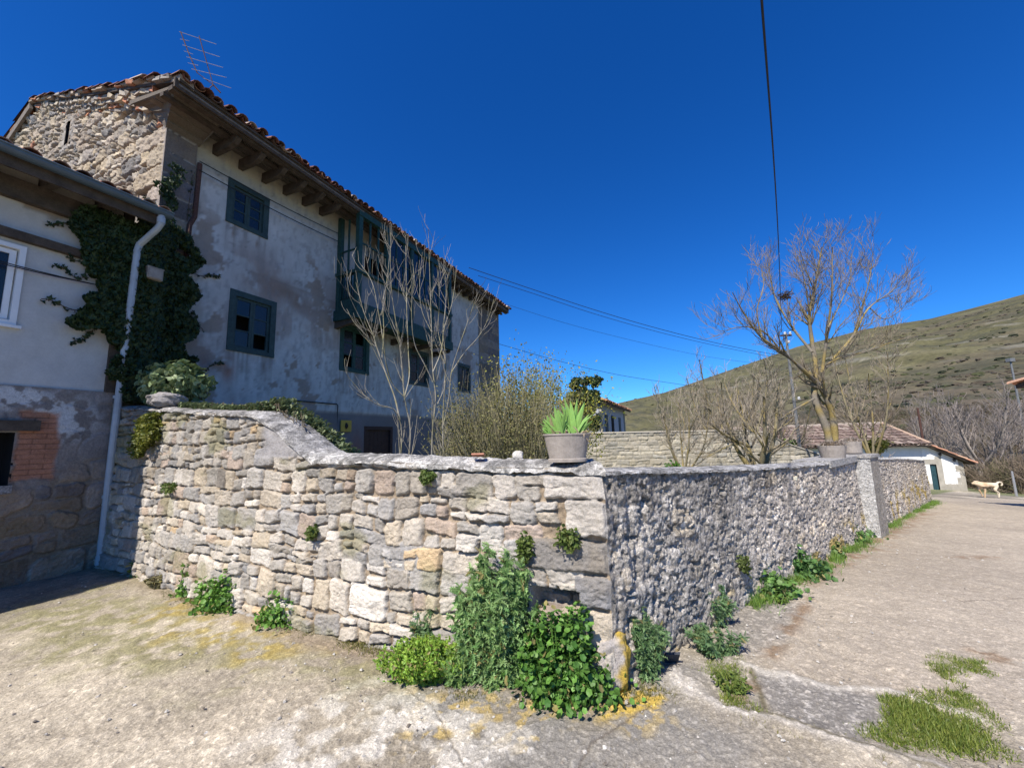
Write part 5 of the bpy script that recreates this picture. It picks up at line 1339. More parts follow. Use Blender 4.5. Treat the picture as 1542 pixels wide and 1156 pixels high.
# ------------------------------------------------------------------ weeds and grasses
def plant(name, label, cat, base, w, h, n, kind, size, ca, cb, seed, group=None, flat=.55, nstem=14, wy=None, flowers=0, lean=(0, 0)):
    rng = np.random.RandomState(seed); base = np.asarray(base, float); wy = wy or w; root = thing(name, base, label, cat, group); mb = MB(); tips = []
    for i in range(nstem):
        a = rng.uniform(0, 2 * pi); q = rng.rand() ** .6; e = base + np.array([cos(a) * w * q * .9 + lean[0] * rng.rand(), sin(a) * wy * q * .9 + lean[1] * rng.rand(), h * (1 - .35 * q * q) * rng.uniform(.75, 1.02)])
        P = smooth_path([base + rng.normal(size=3) * np.array([w * .2, wy * .2, 0]) - ZZ * .03, (base + e) / 2 + np.array([cos(a) * w * .15, sin(a) * wy * .15, 0]), e], 7)
        mb.tube(P, np.linspace(.006, .0025, 7), 4, np.array(cb) * .9, cap=False); tips.append(P)
    mb.build('stems', M_leaf, root)
    tips = np.array(tips)
    if kind == 'round':
        d = rng.normal(size=(n, 3)); d[:, 2] = np.abs(d[:, 2]); d /= np.linalg.norm(d, axis=1)[:, None]; q = rng.uniform(.35, 1.05, n)[:, None]
        lump = .50 + .95 * fbm(d[:, 0] * 2.6 + seed, d[:, 1] * 2.6 + d[:, 2] * 2.1, seed, 3)[:, None] * 1.0
        far_ = rng.rand(n) < .14; q[far_] *= rng.uniform(1.0, 1.7, (far_.sum(), 1)); d[far_, 2] *= .35
        pos = base + d * q * lump * np.array([w, wy, h]); nr = d * .6 + ZZ * flat + np.array([-.2, -.5, 0]); tv, tf = leaf_round()
        R = rotz_from(nr + rng.normal(size=(n, 3)) * .33, rng)
    else:
        i = rng.randint(0, nstem, n); j = rng.randint(1, 7, n); f = rng.rand(n)[:, None]; pos = tips[i, j - 1] * (1 - f) + tips[i, j] * f
        out = rng.normal(size=(n, 3)); out[:, 2] = np.abs(out[:, 2]) * .4 + .25; out /= np.linalg.norm(out, axis=1)[:, None]
        z = np.cross(out, rng.normal(size=(n, 3))); z /= np.linalg.norm(z, axis=1)[:, None]; z = np.where(z[:, 2:3] < 0, -z, z); y = np.cross(z, out); R = np.stack([out, y, z], -1); tv, tf = leaf_long(.26) if kind == 'long' else leaf_jag()
    sc = rng.uniform(.5, 1.25, n) * size
    lm = MB(); lm.scatter(tv, tf, pos, R, sc, lcol_ := np.where(rng.rand(n, 1) < .06, np.array([.30, .26, .10]) * rng.uniform(.7, 1.2, (n, 1)), gcol(rng, n, ca, cb, .32))); lm.build('leaves', M_leaf, root)
    if flowers:
        p = pos[rng.randint(0, n, flowers)] + ZZ * .01; tv, tf = leaf_round(7, .3, .05); fm = MB()
        fm.scatter(tv, tf, p, rotz_from(np.tile([-.3, -.6, .6], (flowers, 1)) + rng.normal(size=(flowers, 3)) * .3, rng), rng.uniform(.018, .028, flowers), gcol(rng, flowers, (.6, .6, .58), (.45, .38, .5))); fm.build('flowers', M_leaf, root)
    return root
def gp(x, y): return ground(x, y)
G1, G2 = (.075, .18, .03), (.18, .34, .06)
D1, D2 = (.055, .145, .028), (.15, .30, .055)
S1_, S2_ = (.09, .17, .07), (.22, .33, .15)
MG = 'leafy mallow clumps at the foot of the front wall'
plant('mallow_plant', 'tall narrow mallow clump against the wall, first from the left', 'weed', gp(288, 893), .17, .36, 620, 'round', .046, G1, G2, 201, MG, wy=.12)
plant('mallow_plant', 'broad low mallow clump touching the tall narrow one', 'weed', gp(336, 916), .28, .33, 1300, 'round', .044, G1, G2, 202, MG, wy=.17)
plant('mallow_plant', 'rounded mallow clump beside the dry stalks', 'weed', gp(425, 936), .23, .29, 950, 'round', .042, G1, G2, 203, MG, wy=.16)
plant('mallow_plant', 'big dark rounded mallow bush next to the wall corner', 'weed', gp(850, 1042), .28, .50, 5200, 'round', .040, D1, D2, 204, MG, wy=.20)
plant('thistle_plant', 'tall sprawling sow thistle in the middle of the front wall', 'weed', gp(750, 1030), .34, .88, 8200, 'jag', .060, (.10, .21, .06), (.30, .44, .17), 205, nstem=40, wy=.18, flowers=0)
plant('sow_thistle', 'grey green leafy weed left of the tall sow thistle', 'weed', gp(655, 985), .24, .36, 1700, 'jag', .055, S1_, S2_, 206, nstem=18, wy=.12)
plant('cleavers_clump', 'bright yellow green low clump spreading in front of the thistles', 'weed', gp(640, 1018), .40, .24, 9500, 'long', .028, (.13, .27, .03), (.32, .46, .07), 207, nstem=170, wy=.26)
plant('small_weed', 'small bright weed just outside the shade of the white house', 'weed', gp(208, 868), .12, .26, 160, 'long', .08, (.10, .17, .03), (.20, .27, .07), 208, nstem=12, wy=.08)
plant('dry_stalks', 'dry brown weed stalks between the mallow clumps and the thistles', 'weed', gp(512, 948), .16, .34, 260, 'long', .04, (.17, .13, .08), (.26, .22, .13), 209, nstem=50, wy=.10)
plant('dry_grass_tuft', 'brownish grass tuft at the far left foot of the front wall', 'weed', gp(240, 885), .20, .16, 500, 'long', .05, (.12, .12, .05), (.24, .20, .10), 210, nstem=60, wy=.08)
plant('leafy_weed', 'low mixed green weed between the bright clump and the tall sow thistle', 'weed', gp(694, 1026), .20, .22, 1500, 'jag', .045, (.09, .19, .05), (.26, .38, .12), 213, nstem=26, wy=.14)
plant('small_weed', 'small green weed beside the bright low clump', 'weed', gp(590, 955), .18, .16, 420, 'long', .045, (.08, .15, .03), (.20, .28, .06), 211, nstem=30, wy=.08)
LG = 'weeds along the foot of the lane wall'
for i, (px, py, w, h, n, kind, sz, ca, cb, lab) in enumerate([
        (975, 1018, .16, .46, 1900, 'jag', .055, (.08, .17, .06), (.22, .33, .15), 'leafy weed just around the wall corner, next to the yellow stained boulder'),
        (1068, 938, .27, .32, 1900, 'jag', .06, (.08, .17, .06), (.26, .38, .19), 'upper silvery leaved weed on the lane side, next to the embedded boulder'),
        (1082, 985, .24, .20, 1400, 'jag', .045, (.08, .17, .07), (.20, .30, .13), 'blue green weed spilling onto the lane below the silvery one'),
        (1100, 1040, .15, .10, 600, 'long', .03, (.09, .15, .03), (.20, .26, .06), 'low mossy tuft at the end of the tar repair'),
        (1150, 893, .30, .24, 1000, 'round', .05, (.07, .16, .04), (.16, .28, .07), 'mid green clump halfway between the corner and the pillar'),
        (1205, 866, .30, .30, 900, 'round', .06, (.07, .16, .05), (.15, .28, .08), 'largest dark clump at the foot of the lane wall'),
        (1178, 905, .12, .05, 260, 'long', .03, (.10, .18, .03), (.20, .30, .06), 'tiny grass tuft standing out on the lane'),
        (1245, 836, .22, .20, 400, 'round', .06, (.06, .13, .03), (.14, .22, .06), 'small clump between the largest clump and the pillar'),
        (1282, 816, .24, .30, 420, 'round', .06, (.07, .16, .04), (.16, .28, .07), 'leafy clump at the left foot of the pillar'),
        (1303, 808, .22, .22, 300, 'round', .07, (.06, .13, .03), (.13, .22, .05), 'small leafy clump under the front of the pillar')]):
    plant('lane_weed', lab, 'weed', gp(px, py), w, h, n, kind, sz, ca, cb, 230 + i, LG, nstem=26, wy=w * .8, flowers=0)
# plants growing in the wall joints
def wall_plant(name, label, s, z, w, h, n, kind, size, ca, cb, seed, wall=1, group=None, sag=.3, out=.07):
    rng = np.random.RandomState(seed); f = wp1 if wall == 1 else wp2; NN = N1 if wall == 1 else N2; c = f(np.array(s), np.array(z), np.array(.0)); root = thing(name, c, label, 'wall plant', group)
    WW = W1 if wall == 1 else W2; a = rng.uniform(-1, 1, n); b = rng.uniform(-1, 1, n); k = (a * a + b * b) < 1.0 * (.5 + fbm(a * 2 + seed, b * 2, seed, 3)); a, b = a[k], b[k]; n = len(a); o = rng.uniform(0, out, n)
    pos = c + WW * (a * w)[:, None] + ZZ * (b * h - sag * o)[:, None] + NN * (o + .01)[:, None]; tv, tf = leaf_long(.3) if kind == 'long' else leaf_round()
    R = rotz_from(NN + ZZ * .5 + rng.normal(size=(n, 3)) * .6, rng); lm = MB(); lm.scatter(tv, tf, pos, R, rng.uniform(.6, 1.3, n) * size, gcol(rng, n, ca, cb)); lm.build('leaves', M_leaf, root)
    mb = MB()
    for i in range(12): mb.tube([c - NN * .03 + rng.normal(size=3) * .02, pos[rng.randint(n)]], .003, 3, np.array(ca), cap=False)
    mb.build('stems', M_twig, root)
wall_plant('wall_moss_clump', 'large yellow green mossy clump high on the left end of the garden wall', 5.82, 1.86, .20, .22, 2300, 'long', .045, (.07, .10, .015), (.22, .22, .03), 251, out=.16)
wall_plant('wall_moss_clump', 'lower left lobe of mossy growth spilling down below the large clump', 6.14, 1.68, .15, .17, 1200, 'long', .045, (.09, .12, .02), (.24, .24, .04), 252, out=.10)
WG = 'small ferny tufts rooted in the front wall joints'
for i, (s, z, w, h, lab) in enumerate([(.24, .93, .085, .07, 'ferny tuft on the big corner block near the wall end'), (.55, .86, .05, .08, 'ferny tuft in the joint above the tall sow thistle'), (2.55, .84, .03, .05, 'dark tuft in a joint at mid height, left of the thistles'), (5.15, 1.15, .14, .06, 'flat mossy tuft below the large mossy clump'), (1.35, 1.33, .05, .04, 'small tuft just under the wall capping')]):
    wall_plant('wall_fern', lab, s, z, w, h, 300, 'long', .035, (.06, .11, .02), (.16, .20, .05), 260 + i, group=WG)
wall_plant('wall_fern', 'dark tuft low on the lane wall above the mid green clump', 1.92, .38, .06, .08, 260, 'long', .035, (.06, .09, .02), (.14, .17, .05), 270, 2, WG)

def grass_patch(name, label, polys, n, hgt, ca, cb, seed, flat=1.0, line=None, lw=.1):
    rng = np.random.RandomState(seed); P = []
    if line is not None:
        q = np.array([ground(*p)[:2] for p in line]); seg = np.linalg.norm(np.diff(q, axis=0), axis=1); t = rng.uniform(0, seg.sum(), n); c = np.concatenate([[0], np.cumsum(seg)])
        X = np.interp(t, c, q[:, 0]) + rng.normal(size=n) * lw; Y = np.interp(t, c, q[:, 1]) + rng.normal(size=n) * lw; k = fbm(X * 2.5, Y * 2.5, seed, 3) > (.30 if lw > .1 else .42); P.append(np.stack([X[k], Y[k]], 1))
    for pl in polys:
        q = poly_px(pl); lo, hi = q.min(0), q.max(0); m = int(n / len(polys)); xy = rng.uniform(lo - .08, hi + .08, (m * 2, 2)); d = sdpoly(xy[:, 0], xy[:, 1], q) + (fbm(xy[:, 0] * 5, xy[:, 1] * 5, seed, 4) - .5) * .35
        P.append(xy[d < rng.uniform(-.08, .03, len(d))])
    P = np.concatenate(P); N = len(P); z = gz(P[:, 0], P[:, 1]); base = np.stack([P[:, 0], P[:, 1], z - .01], 1)
    tv = np.array([[-.09, 0, 0], [.09, 0, 0], [.06, .08, .5], [-.06, .08, .5], [0, .35, 1.0]]); tf = [np.array([[0, 1, 2, 3]]), np.array([[3, 2, 4]])]
    a = rng.uniform(0, 2 * pi, N); til = rng.uniform(0, .9, N) * flat; zz_ = np.stack([np.sin(til) * np.cos(a), np.sin(til) * np.sin(a), np.cos(til)], 1); R = rotz_from(zz_, rng)
    sc = np.repeat((rng.uniform(.4, 1.2, N) * hgt * (.5 + fbm(P[:, 0] * 4, P[:, 1] * 4, seed + 1, 2)))[:, None], 3, 1); sc[:, 0] = .028
    mb = MB(); mb.scatter(tv, tf, base, R, sc, gcol(rng, N, ca, cb, .25)); return tag(mb.build(name, M_leaf), label, None, kind='stuff')
grass_patch('lane_grass', 'ragged green grass patches growing through the broken lane surface', [[(1330, 1052), (1470, 1062), (1492, 1095), (1480, 1138), (1400, 1140), (1310, 1115), (1345, 1090)], [(1395, 995), (1470, 990), (1488, 1008), (1440, 1020), (1442, 1048), (1415, 1040)], [(1075, 1000), (1120, 995), (1125, 1030), (1160, 1080), (1080, 1045)]], 36000, .040, (.085, .15, .02), (.28, .31, .07), 301)
grass_patch('verge_grass', 'strip of grass along the foot of the lane wall', [], 30000, .10, (.07, .16, .025), (.22, .34, .06), 302, line=[(1095, 925), (1150, 893), (1215, 862), (1265, 832), (1310, 808), (1350, 780), (1398, 760), (1410, 755)], lw=.085)
grass_patch('joint_grass', 'thin moss and grass in the cracks and along the wall foot', [], 9000, .028, (.11, .12, .03), (.24, .22, .07), 303, line=[(215, 880), (300, 905), (400, 938), (500, 960), (600, 985), (700, 1045), (870, 1058), (1000, 1035), (1080, 1050), (1145, 1082), (1260, 1120), (1400, 1160)], lw=.05)

# loose litter on the ground: chips of stone
def chips():
    rng = np.random.RandomState(310); n = 7000
    r = 1.9 + rng.rand(n) ** 1.7 * 10; a = rng.uniform(-.98, 1.0, n); X = r * np.sin(a); Y = r * np.cos(a)
    nb = (X - WA[0]) * -W2[1] + (Y - WA[1]) * W2[0]; nf = (X - WA[0]) * N1[0] + (Y - WA[1]) * N1[1]
    k = np.where(X > WA[0], nb < -.1, nf > .22) & (-(X * HN[0] + Y * HN[1]) > -7.4); X, Y = X[k], Y[k]; n = len(X)
    tv = np.array([[-1, -.6, 0], [1, -.7, 0], [.8, .8, 0], [-.7, .7, 0], [-.5, -.3, .7], [.6, -.4, .8], [.4, .5, .6], [-.4, .4, .75]]); tf = [np.array([[4, 5, 6, 7], [0, 1, 5, 4], [1, 2, 6, 5], [2, 3, 7, 6], [3, 0, 4, 7]])]
    pos = np.stack([X, Y, gz(X, Y)], 1); R = rotz_from(np.tile(ZZ, (n, 1)) + rng.normal(size=(n, 3)) * .2, rng); mb = MB(); mb.scatter(tv, tf, pos, R, (.0025 + .012 * rng.rand(n) ** 5), gcol(rng, n, (.20, .17, .14), (.62, .59, .54)))
    tag(mb.build('stone_chips', M_stone), 'small stone chips and grit scattered over the concrete', None, kind='stuff')
chips()

# ------------------------------------------------------------------ stones and planters
def boulder(name, label, px, py, size, seed, col, lich=None, dz=0, sub=5):
    p = ground(px, py); mb = MB(); c = p + ZZ * (size[2] * .38 + dz)
    v = rock(mb, c, size, seed, col, sub)
    if lich is not None:
        C = mb.C[-1]; w = sst(.42, .58, fbm(v[:, 0] * 9, v[:, 2] * 9 + v[:, 1] * 7, seed + 9, 4) + lich[0] * ((v - c)[:, 0] / size[0])) [:, None]; mb.C[-1] = C * (1 - w) + np.array(lich[1]) * w
    return tag(mb.build(name, M_stone, smooth=True, loc=p), label, 'boulder')
boulder('guard_stone', 'worn guard stone stained with yellow lichen at the foot of the wall corner', 918, 1028, (.26, .25, .40), 3, (.40, .36, .33), (.75, (.46, .32, .06)))
boulder('foot_boulder', 'rounded yellowish boulder at the foot of the lane wall among the weeds', 1024, 935, (.26, .20, .24), 5, (.33, .30, .22), (.1, (.36, .32, .16)))
p = wp1(np.array(5.95), np.array(2.17), np.array(-.12)); mb = MB(); rock(mb, p + ZZ * .07, (.42, .30, .20), 9, (.25, .235, .23), 5)
tag(mb.build('coping_rock', M_stone, smooth=True, loc=p), 'loose grey rock resting on the left end of the garden wall top', 'rock')
p = wp1(np.array(.72), np.array(1.44), np.array(-.25)); mb = MB(); rock(mb, p + ZZ * .03, (.09, .07, .07), 11, (.55, .52, .48), 3)
tag(mb.build('small_rock', M_stone, smooth=True, loc=p), 'small pale stone on the wall top beside the planter', 'rock')
# broken roof tile on the wall
p = wp1(np.array(1.0), np.array(1.44), np.array(-.12)); mb = MB(); a = np.linspace(.2, 2.4, 7)
v = [p + np.array([dx, r_ * cos(t) * .06, .02 + r_ * sin(t) * .035]) for dx in (-.05, .05) for r_ in (1, .75) for t in a]
f = [[i, i + 1, 14 + i + 1, 14 + i] for i in range(6)] + [[7 + i, 21 + i, 22 + i, 8 + i] for i in range(6)] + [[i, 7 + i, 8 + i, i + 1] for i in range(6)] + [[14 + i, 15 + i, 22 + i, 21 + i] for i in range(6)]
mb.add(v, np.array(f), (.42, .20, .13)); tag(mb.build('broken_tile', M_tile, loc=p), 'broken piece of orange clay tile lying on the wall top', 'roof tile')
# dark flat slate by the corner weed
p = ground(1012, 1000); mb = MB(); mb.box(p + ZZ * .04, (.10, .015, .12), [CR, np.array([0, .8, .6]), np.array([0, -.6, .8])], (.06, .065, .08), jit=.008)
tag(mb.build('slate_piece', M_stone, loc=p), 'dark blue slate shard leaning among the corner weeds', 'slate')

def iris_planter():
    c = wp1(np.array(.24), np.array(1.43), np.array(-.2)); c = at(855, 696, 2.93) + ZZ * .004
    root = thing('iris_planter', c, 'oval grey concrete planter with pale green iris blades on the wall corner', 'planter')
    mb = MB(); mb.lathe(c, [(.118, 0), (.130, .003), (.131, .022), (.122, .028), (.140, .12), (.152, .185), (.160, .192), (.160, .202), (.146, .203), (.138, .175)], 40, sx=1.08, sy=.72); mb.build('pot', M_pot, root, smooth=False)
    mb = MB(); mb.lathe(c, [(.001, .176), (.138, .176), (.138, .182), (.001, .192)], 24, sx=1.08, sy=.72); mb.build('soil', M_soil, root)
    rng = np.random.RandomState(401); mb = MB()
    fans = [(-.085, .0, -.25, 9, .19), (-.045, -.02, -.12, 10, .22), (.005, .01, .02, 10, .20), (.055, -.01, .10, 9, .31), (.085, .0, .25, 8, .20), (-.11, .01, -.5, 5, .12)]
    for fx, fy, ln, k, hh in fans:
        for i in range(k):
            a = ln + (i - (k - 1) / 2) * .115 + rng.uniform(-.05, .05); h = hh * rng.uniform(.65, 1.08) * (1 - .25 * abs(i - (k - 1) / 2) / k * 2); w = rng.uniform(.014, .021); q = np.linspace(0, 1, 7); yy = rng.uniform(-.03, .03)
            cx = fx + np.sin(a + q * a * .35) * h * q; cz = .18 + np.cos(a + q * a * .35) * h * q; cy = fy + yy * q + rng.uniform(-.015, .015)
            prof = w * np.array([.8, 1, 1.05, 1, .85, .5, .02]); tw = rng.uniform(-.5, .5)
            Lf = np.stack([cx - prof * cos(tw), cy - prof * sin(tw), cz], 1); Rt = np.stack([cx + prof * cos(tw), cy + prof * sin(tw), cz], 1); Md = np.stack([cx, cy - .003 + 0 * q, cz], 1)
            v = np.concatenate([Lf, Md, Rt]) + c; f = np.array([[j, j + 1, 7 + j + 1, 7 + j] for j in range(6)] + [[7 + j, 8 + j, 15 + j, 14 + j] for j in range(6)])
            mb.add(v, f, np.array([.28, .50, .12]) * rng.uniform(.75, 1.2) if rng.rand() > .12 else np.array([.40, .36, .17]))
    mb.build('iris_leaves', M_leaf, root)
    mb = MB()
    for i in range(34):
        p = c + np.array([rng.uniform(-.12, .15), rng.uniform(-.07, .07), .19]); d = rng.normal(size=3) * np.array([1, .6, .5]); d /= np.linalg.norm(d); mb.tube([p, p + d * .03 + ZZ * .015, p + d * rng.uniform(.04, .08)], [.006, .005, .002], 4, (.32, .25, .17))
    mb.build('dead_leaves', M_twig, root)
iris_planter()
def bowl(label, px, py, Y, r, h, taper, seed):
    c = at(px, py, Y); root = thing('stone_planter', c, label, 'planter', 'round planters on the pillar')
    mb = MB(); mb.lathe(c, [(r * taper, 0), (r * taper * 1.03, .01), (r * .95, h * .55), (r, h * .8), (r, h * .86), (r * .9, h * .86), (r * .88, h * .8)], 30); mb.build('pot', M_pot, root, smooth=False)
    mb = MB(); rng = np.random.RandomState(seed); q = [(r * .88, h * .78), (r * .8, h * .95), (r * .5, h * 1.08), (.01, h * 1.12)]; mb.lathe(c, q, 20); mb.build('soil', M_soil, root)
    mb = MB()
    for i in range(160):
        a = rng.uniform(0, 2 * pi); rr = r * rng.rand() ** .5 * .95; p = c + np.array([cos(a) * rr, sin(a) * rr, h * (1.08 - .22 * (rr / r) ** 2)]); d = rng.normal(size=3); d[2] = abs(d[2]) * .5; d /= np.linalg.norm(d); mb.tube([p - d * .02, p + d * rng.uniform(.03, .09)], [.006, .003], 3, np.array([.26, .22, .19]) * rng.uniform(.7, 1.3), cap=False)
    mb.build('dead_plants', M_twig, root)
pw = WA + W2 * 6.3 - N2 * .2
bowl('wide round grey planter of dead plants, left one of the pair', 1255, 691, pw[1] + .02, .20, .27, .80, 411)
bowl('smaller grey planter of dead plants, right one, standing higher on the pillar', 1284, 682, pw[1] + .75, .155, .25, .92, 412)

# ------------------------------------------------------------------ behind the garden: back wall, small house, farm building
def back_wall():
    x0, x1 = 2.6, 12.9; root = thing('back_garden_wall', (7, 17, -1), 'pale coursed stone wall closing the back of the garden', 'stone wall')
    S, V = np.meshgrid(np.arange(0, x1 - x0, .03), np.linspace(0, 1, 110)); X = x0 + S
    zt = np.interp(X, [2.6, 9.5, 10.8, 11.4, 12.9], [1.74, 1.70, 1.55, 1.15, .6]); zb = -1.1; Z = zb + V * (zt - zb); rng = np.random.RandomState(14)
    H, C = masonry(S, Z, layout(x1 - x0, zb, 1.8, rng, (.16, .24), (.25, .6), .15), 44, 'back', depth=.022, gap=.012, mort=(.34, .31, .25), warp=.02, rough=.008, rnd=.2)
    C = C * (.8 + .4 * fbm(S * 1.5, Z * 1.5, 4, 3))[..., None]
    mb = MB(); mb.grid(np.stack([X, 17 + (X - 7) * .02 - H, Z], -1), C); t = [np.array([X[-1], 17 + (X[-1] - 7) * .02 + k, zt[-1] + .01 * (k > 0)], dtype=object) for k in (0, .45)]
    top = np.stack([np.stack([X[-1], 17 + (X[-1] - 7) * .02 + k, zt[-1] + b], -1) for k, b in ((-.03, .0), (.02, .05), (.4, .05), (.45, 0), (.45, -2.8))], 0); mb.grid(top, (.36, .33, .27)); mb.build('masonry', M_stone, root, smooth=True)
back_wall()
def small_house():
    p = np.array([4.95, 22.5, 0]); e = np.array([.4, .9165, 0]); f = np.array([-.9165, .4, 0]); root = thing('tiled_cottage', p - ZZ * 1.0, 'small pale cottage with orange tiled eaves beyond the back wall', 'house')
    L, W, zt = 9.0, 1.9, 3.55
    mb = MB(); q = [p, p + e * L, p + e * L + f * W, p + f * W]; v = [a + ZZ * -1.6 for a in q] + [a + ZZ * zt for a in q] + [p + f * W / 2 + ZZ * 3.95, p + e * L + f * W / 2 + ZZ * 3.95]
    mb.add(v, [np.array([[0, 1, 5, 4], [1, 2, 6, 5], [2, 3, 7, 6], [3, 0, 4, 7]]), np.array([[4, 8, 7], [5, 6, 9]])], (.40, .42, .47)); mb.build('wall', M_render, root)
    mb = MB(); mb.box(p + e * .12 - f * .01 + ZZ * 1.0, (.30, .1, 5.1), [e, f, ZZ], (.42, .38, .30)); mb.build('corner_stones', M_stone, root); mb = MB(); mb.box(p + e * (L - .15) - f * .01 + ZZ * 1.0, (.4, .1, 5.1), [e, f, ZZ], (.35, .32, .26)); mb.build('corner_stones', M_stone, root)
    o = -f * .45 - e * .4; a0 = p + o + ZZ * 3.50; a1 = p + e * (L + .5) - f * .45 + ZZ * 3.50; r0 = p - e * .4 + f * W / 2 + ZZ * 4.05; r1 = p + e * (L + .5) + f * W / 2 + ZZ * 4.05; b0_ = p - e * .4 + f * (W + .4) + ZZ * 3.5; b1_ = p + e * (L + .5) + f * (W + .4) + ZZ * 3.5
    mb = MB(); v = [a0, a1, r1, r0, b1_, b0_]; v += [k - ZZ * .12 for k in v]; mb.add(v, np.array([[0, 1, 2, 3], [3, 2, 4, 5], [6, 9, 8, 7], [9, 11, 10, 8], [0, 6, 7, 1], [0, 3, 9, 6], [3, 5, 11, 9], [1, 7, 8, 2]]), (.3, .2, .15)); mb.build('roof', M_wood, root)
    mb = MB(); tile_roof(mb, a0, a1, r0, r1, seed=31, pitch=.26, r=.11, pal=((.42, .22, .13), (.36, .18, .11), (.46, .30, .19), (.30, .16, .10), (.50, .36, .25))); tile_roof(mb, b1_, b0_, r1, r0, seed=32, pitch=.26, r=.11, seg=.8); mb.build('roof_tiles', M_tile, root)
    for s in (1.6, 3.7, 6.6): mb = MB(); mb.box(p + e * s - f * .012 + ZZ * 1.9, (.8, .05, 2.0), [e, f, ZZ]); mb.build('door', M_blue if s != 3.7 else M_void, root)
small_house()
def farm():
    Y0 = 25.0; root = thing('white_farm_building', (23, 25.5, -2.2), 'long low white farm building with brown tiled roof and a sloping lean-to end', 'farm building')
    xa, xb = 14.5, 25.15
    def wallgrid(a, b, z0a, z0b, z1a, z1b, n, m, holes=()):
        S, V = np.meshgrid(np.linspace(0, 1, n), np.linspace(0, 1, m)); zb = z0a + (z0b - z0a) * S; zt = z1a + (z1b - z1a) * S; P = a + (b - a) * S[..., None]; Z = zb + V * (zt - zb); return S, Z, np.stack([P[..., 0], P[..., 1], Z], -1)
    a = np.array([xa, Y0, 0]); b = np.array([xb, Y0, 0]); S, Z, P = wallgrid(a, b, -3, -3, .72, .62, 200, 60); n = fbm(S * 30, Z * 3, 3, 4)
    C = np.array([.74, .73, .71]) * (.93 + .1 * n)[..., None]; w = sst(-1.3, -1.7, Z + (n - .5))[..., None]; C = C * (1 - w) + np.array([.36, .34, .30]) * w
    mb = MB(); mb.grid(P, C)
    mb.add([(xb, Y0, -3), (xb + 1.2, 29, -3), (xb + 1.2, 29, 1.9), (xb, Y0, .6)], np.array([[0, 1, 2, 3]]), (.6, .58, .55)); mb.add([(xa, Y0, -3), (xa, 33, -3), (xa, 33, .6), (xa, 29, 1.8), (xa, Y0, .7)], np.array([[0, 4, 3, 2, 1]]), (.6, .58, .55)); mb.build('wall', M_render, root)
    # lean-to end
    c = np.array([26.95, 24.45, 0]); S, Z, P = wallgrid(b, c, -3, -3, .60, -.50, 70, 90); n = fbm(S * 12, Z * 4, 5, 4)
    C = np.array([.80, .80, .79]) * (.96 + .06 * n)[..., None]; stn = np.array([.36, .335, .29]) * (.75 + .5 * n)[..., None]
    blk = (np.floor(Z / .35) % 2) * .09
    m_ = (Z < -1.78 + .08 * (n - .5)) | (S > .88 - blk) | ((S > .30) & (S < .47) & (Z < -.15) & (Z + blk * 3 > -3)) | ((S < .34) & (Z > -.62) & (Z < -.30)); C = np.where(m_[..., None], stn, C)
    mk = ~((S[:-1, :-1] > .14) & (S[:-1, :-1] < .31) & (Z[:-1, :-1] < -.62)); mb = MB(); mb.grid(P, C, mk); d = c + np.array([.8, 4.5, 0]); mb.add([c + ZZ * -3, d + ZZ * -3, d + ZZ * -.5, c + ZZ * -.5], np.array([[0, 1, 2, 3]]), (.4, .38, .34)); lt = mb.build('lean_to_wall', M_render, root)
    u_ = (c - b) / np.linalg.norm(c - b); w_ = np.array([-u_[1], u_[0], 0]); Lw = np.linalg.norm(c - b)
    mb = MB(); mb.box(b + u_ * Lw * .225 + w_ * .12 + ZZ * -1.42, (.34, .05, 1.6), [u_, w_, ZZ]); mb.build('door', M_blue, root)
    mb = MB(); mb.box(b + u_ * Lw * .225 + w_ * .30 + ZZ * -1.42, (.45, .02, 1.8), [u_, w_, ZZ]); mb.build('door_recess', M_void, root)
    for k, z in ((.42, -.02), (.76, -.36)):
        mb = MB(); q = b + u_ * Lw * k - w_ * .12 + ZZ * z; mb.lathe(q - ZZ * .1, [(.03, 0), (.06, .04), (.07, .14), (.04, .20)], 8); mb.box(q + w_ * .06 + ZZ * .03, (.05, .12, .04), [u_, w_, ZZ]); mb.build('wall_lamp', M_cable, root)
    # long roof
    E0 = np.array([xa - .4, Y0 - .45, .66]); E1 = np.array([xb + .15, Y0 - .45, .58]); R0 = np.array([xa - .2, 29, 1.82]); R1 = np.array([xb + 1.5, 29, 1.95]); B0_ = np.array([xa, 33.4, .6]); B1_ = np.array([xb + 3, 33.4, .6])
    mb = MB(); v = [E0, E1, R1, R0, B1_, B0_]; v += [k - ZZ * .10 for k in v]; mb.add(v, np.array([[0, 1, 2, 3], [3, 2, 4, 5], [6, 9, 8, 7], [9, 11, 10, 8], [0, 6, 7, 1], [0, 3, 9, 6], [3, 5, 11, 9], [1, 7, 8, 2], [2, 8, 10, 4]]), (.2, .15, .12)); mb.build('roof', M_wood, root)
    br = ((.20, .145, .12), (.17, .12, .10), (.26, .20, .165), (.14, .105, .09), (.32, .26, .22))
    mb = MB(); tile_roof(mb, E0, E1, R0, R1, seed=41, pitch=.24, r=.105, seg=.6, pal=br, jit=1.5); tile_roof(mb, B1_, B0_, R1, R0, seed=42, pitch=.3, r=.12, seg=1.2, pal=br); mb.build('roof_tiles', M_tile, root)
    mb = MB(); t = np.linspace(0, 1, 50); Pp = R0 + (R1 - R0) * t[:, None] + ZZ * (.05 + .03 * (np.arange(50) % 2))[:, None]; mb.tube(Pp, .11, 8, (.36, .30, .25)); Pp = R1 + (E1 - R1) * t[:, None] + ZZ * (.07 + .02 * (np.arange(50) % 2))[:, None]; mb.tube(Pp, .09, 8, (.45, .32, .23)); mb.build('ridge_tiles', M_tile, root)
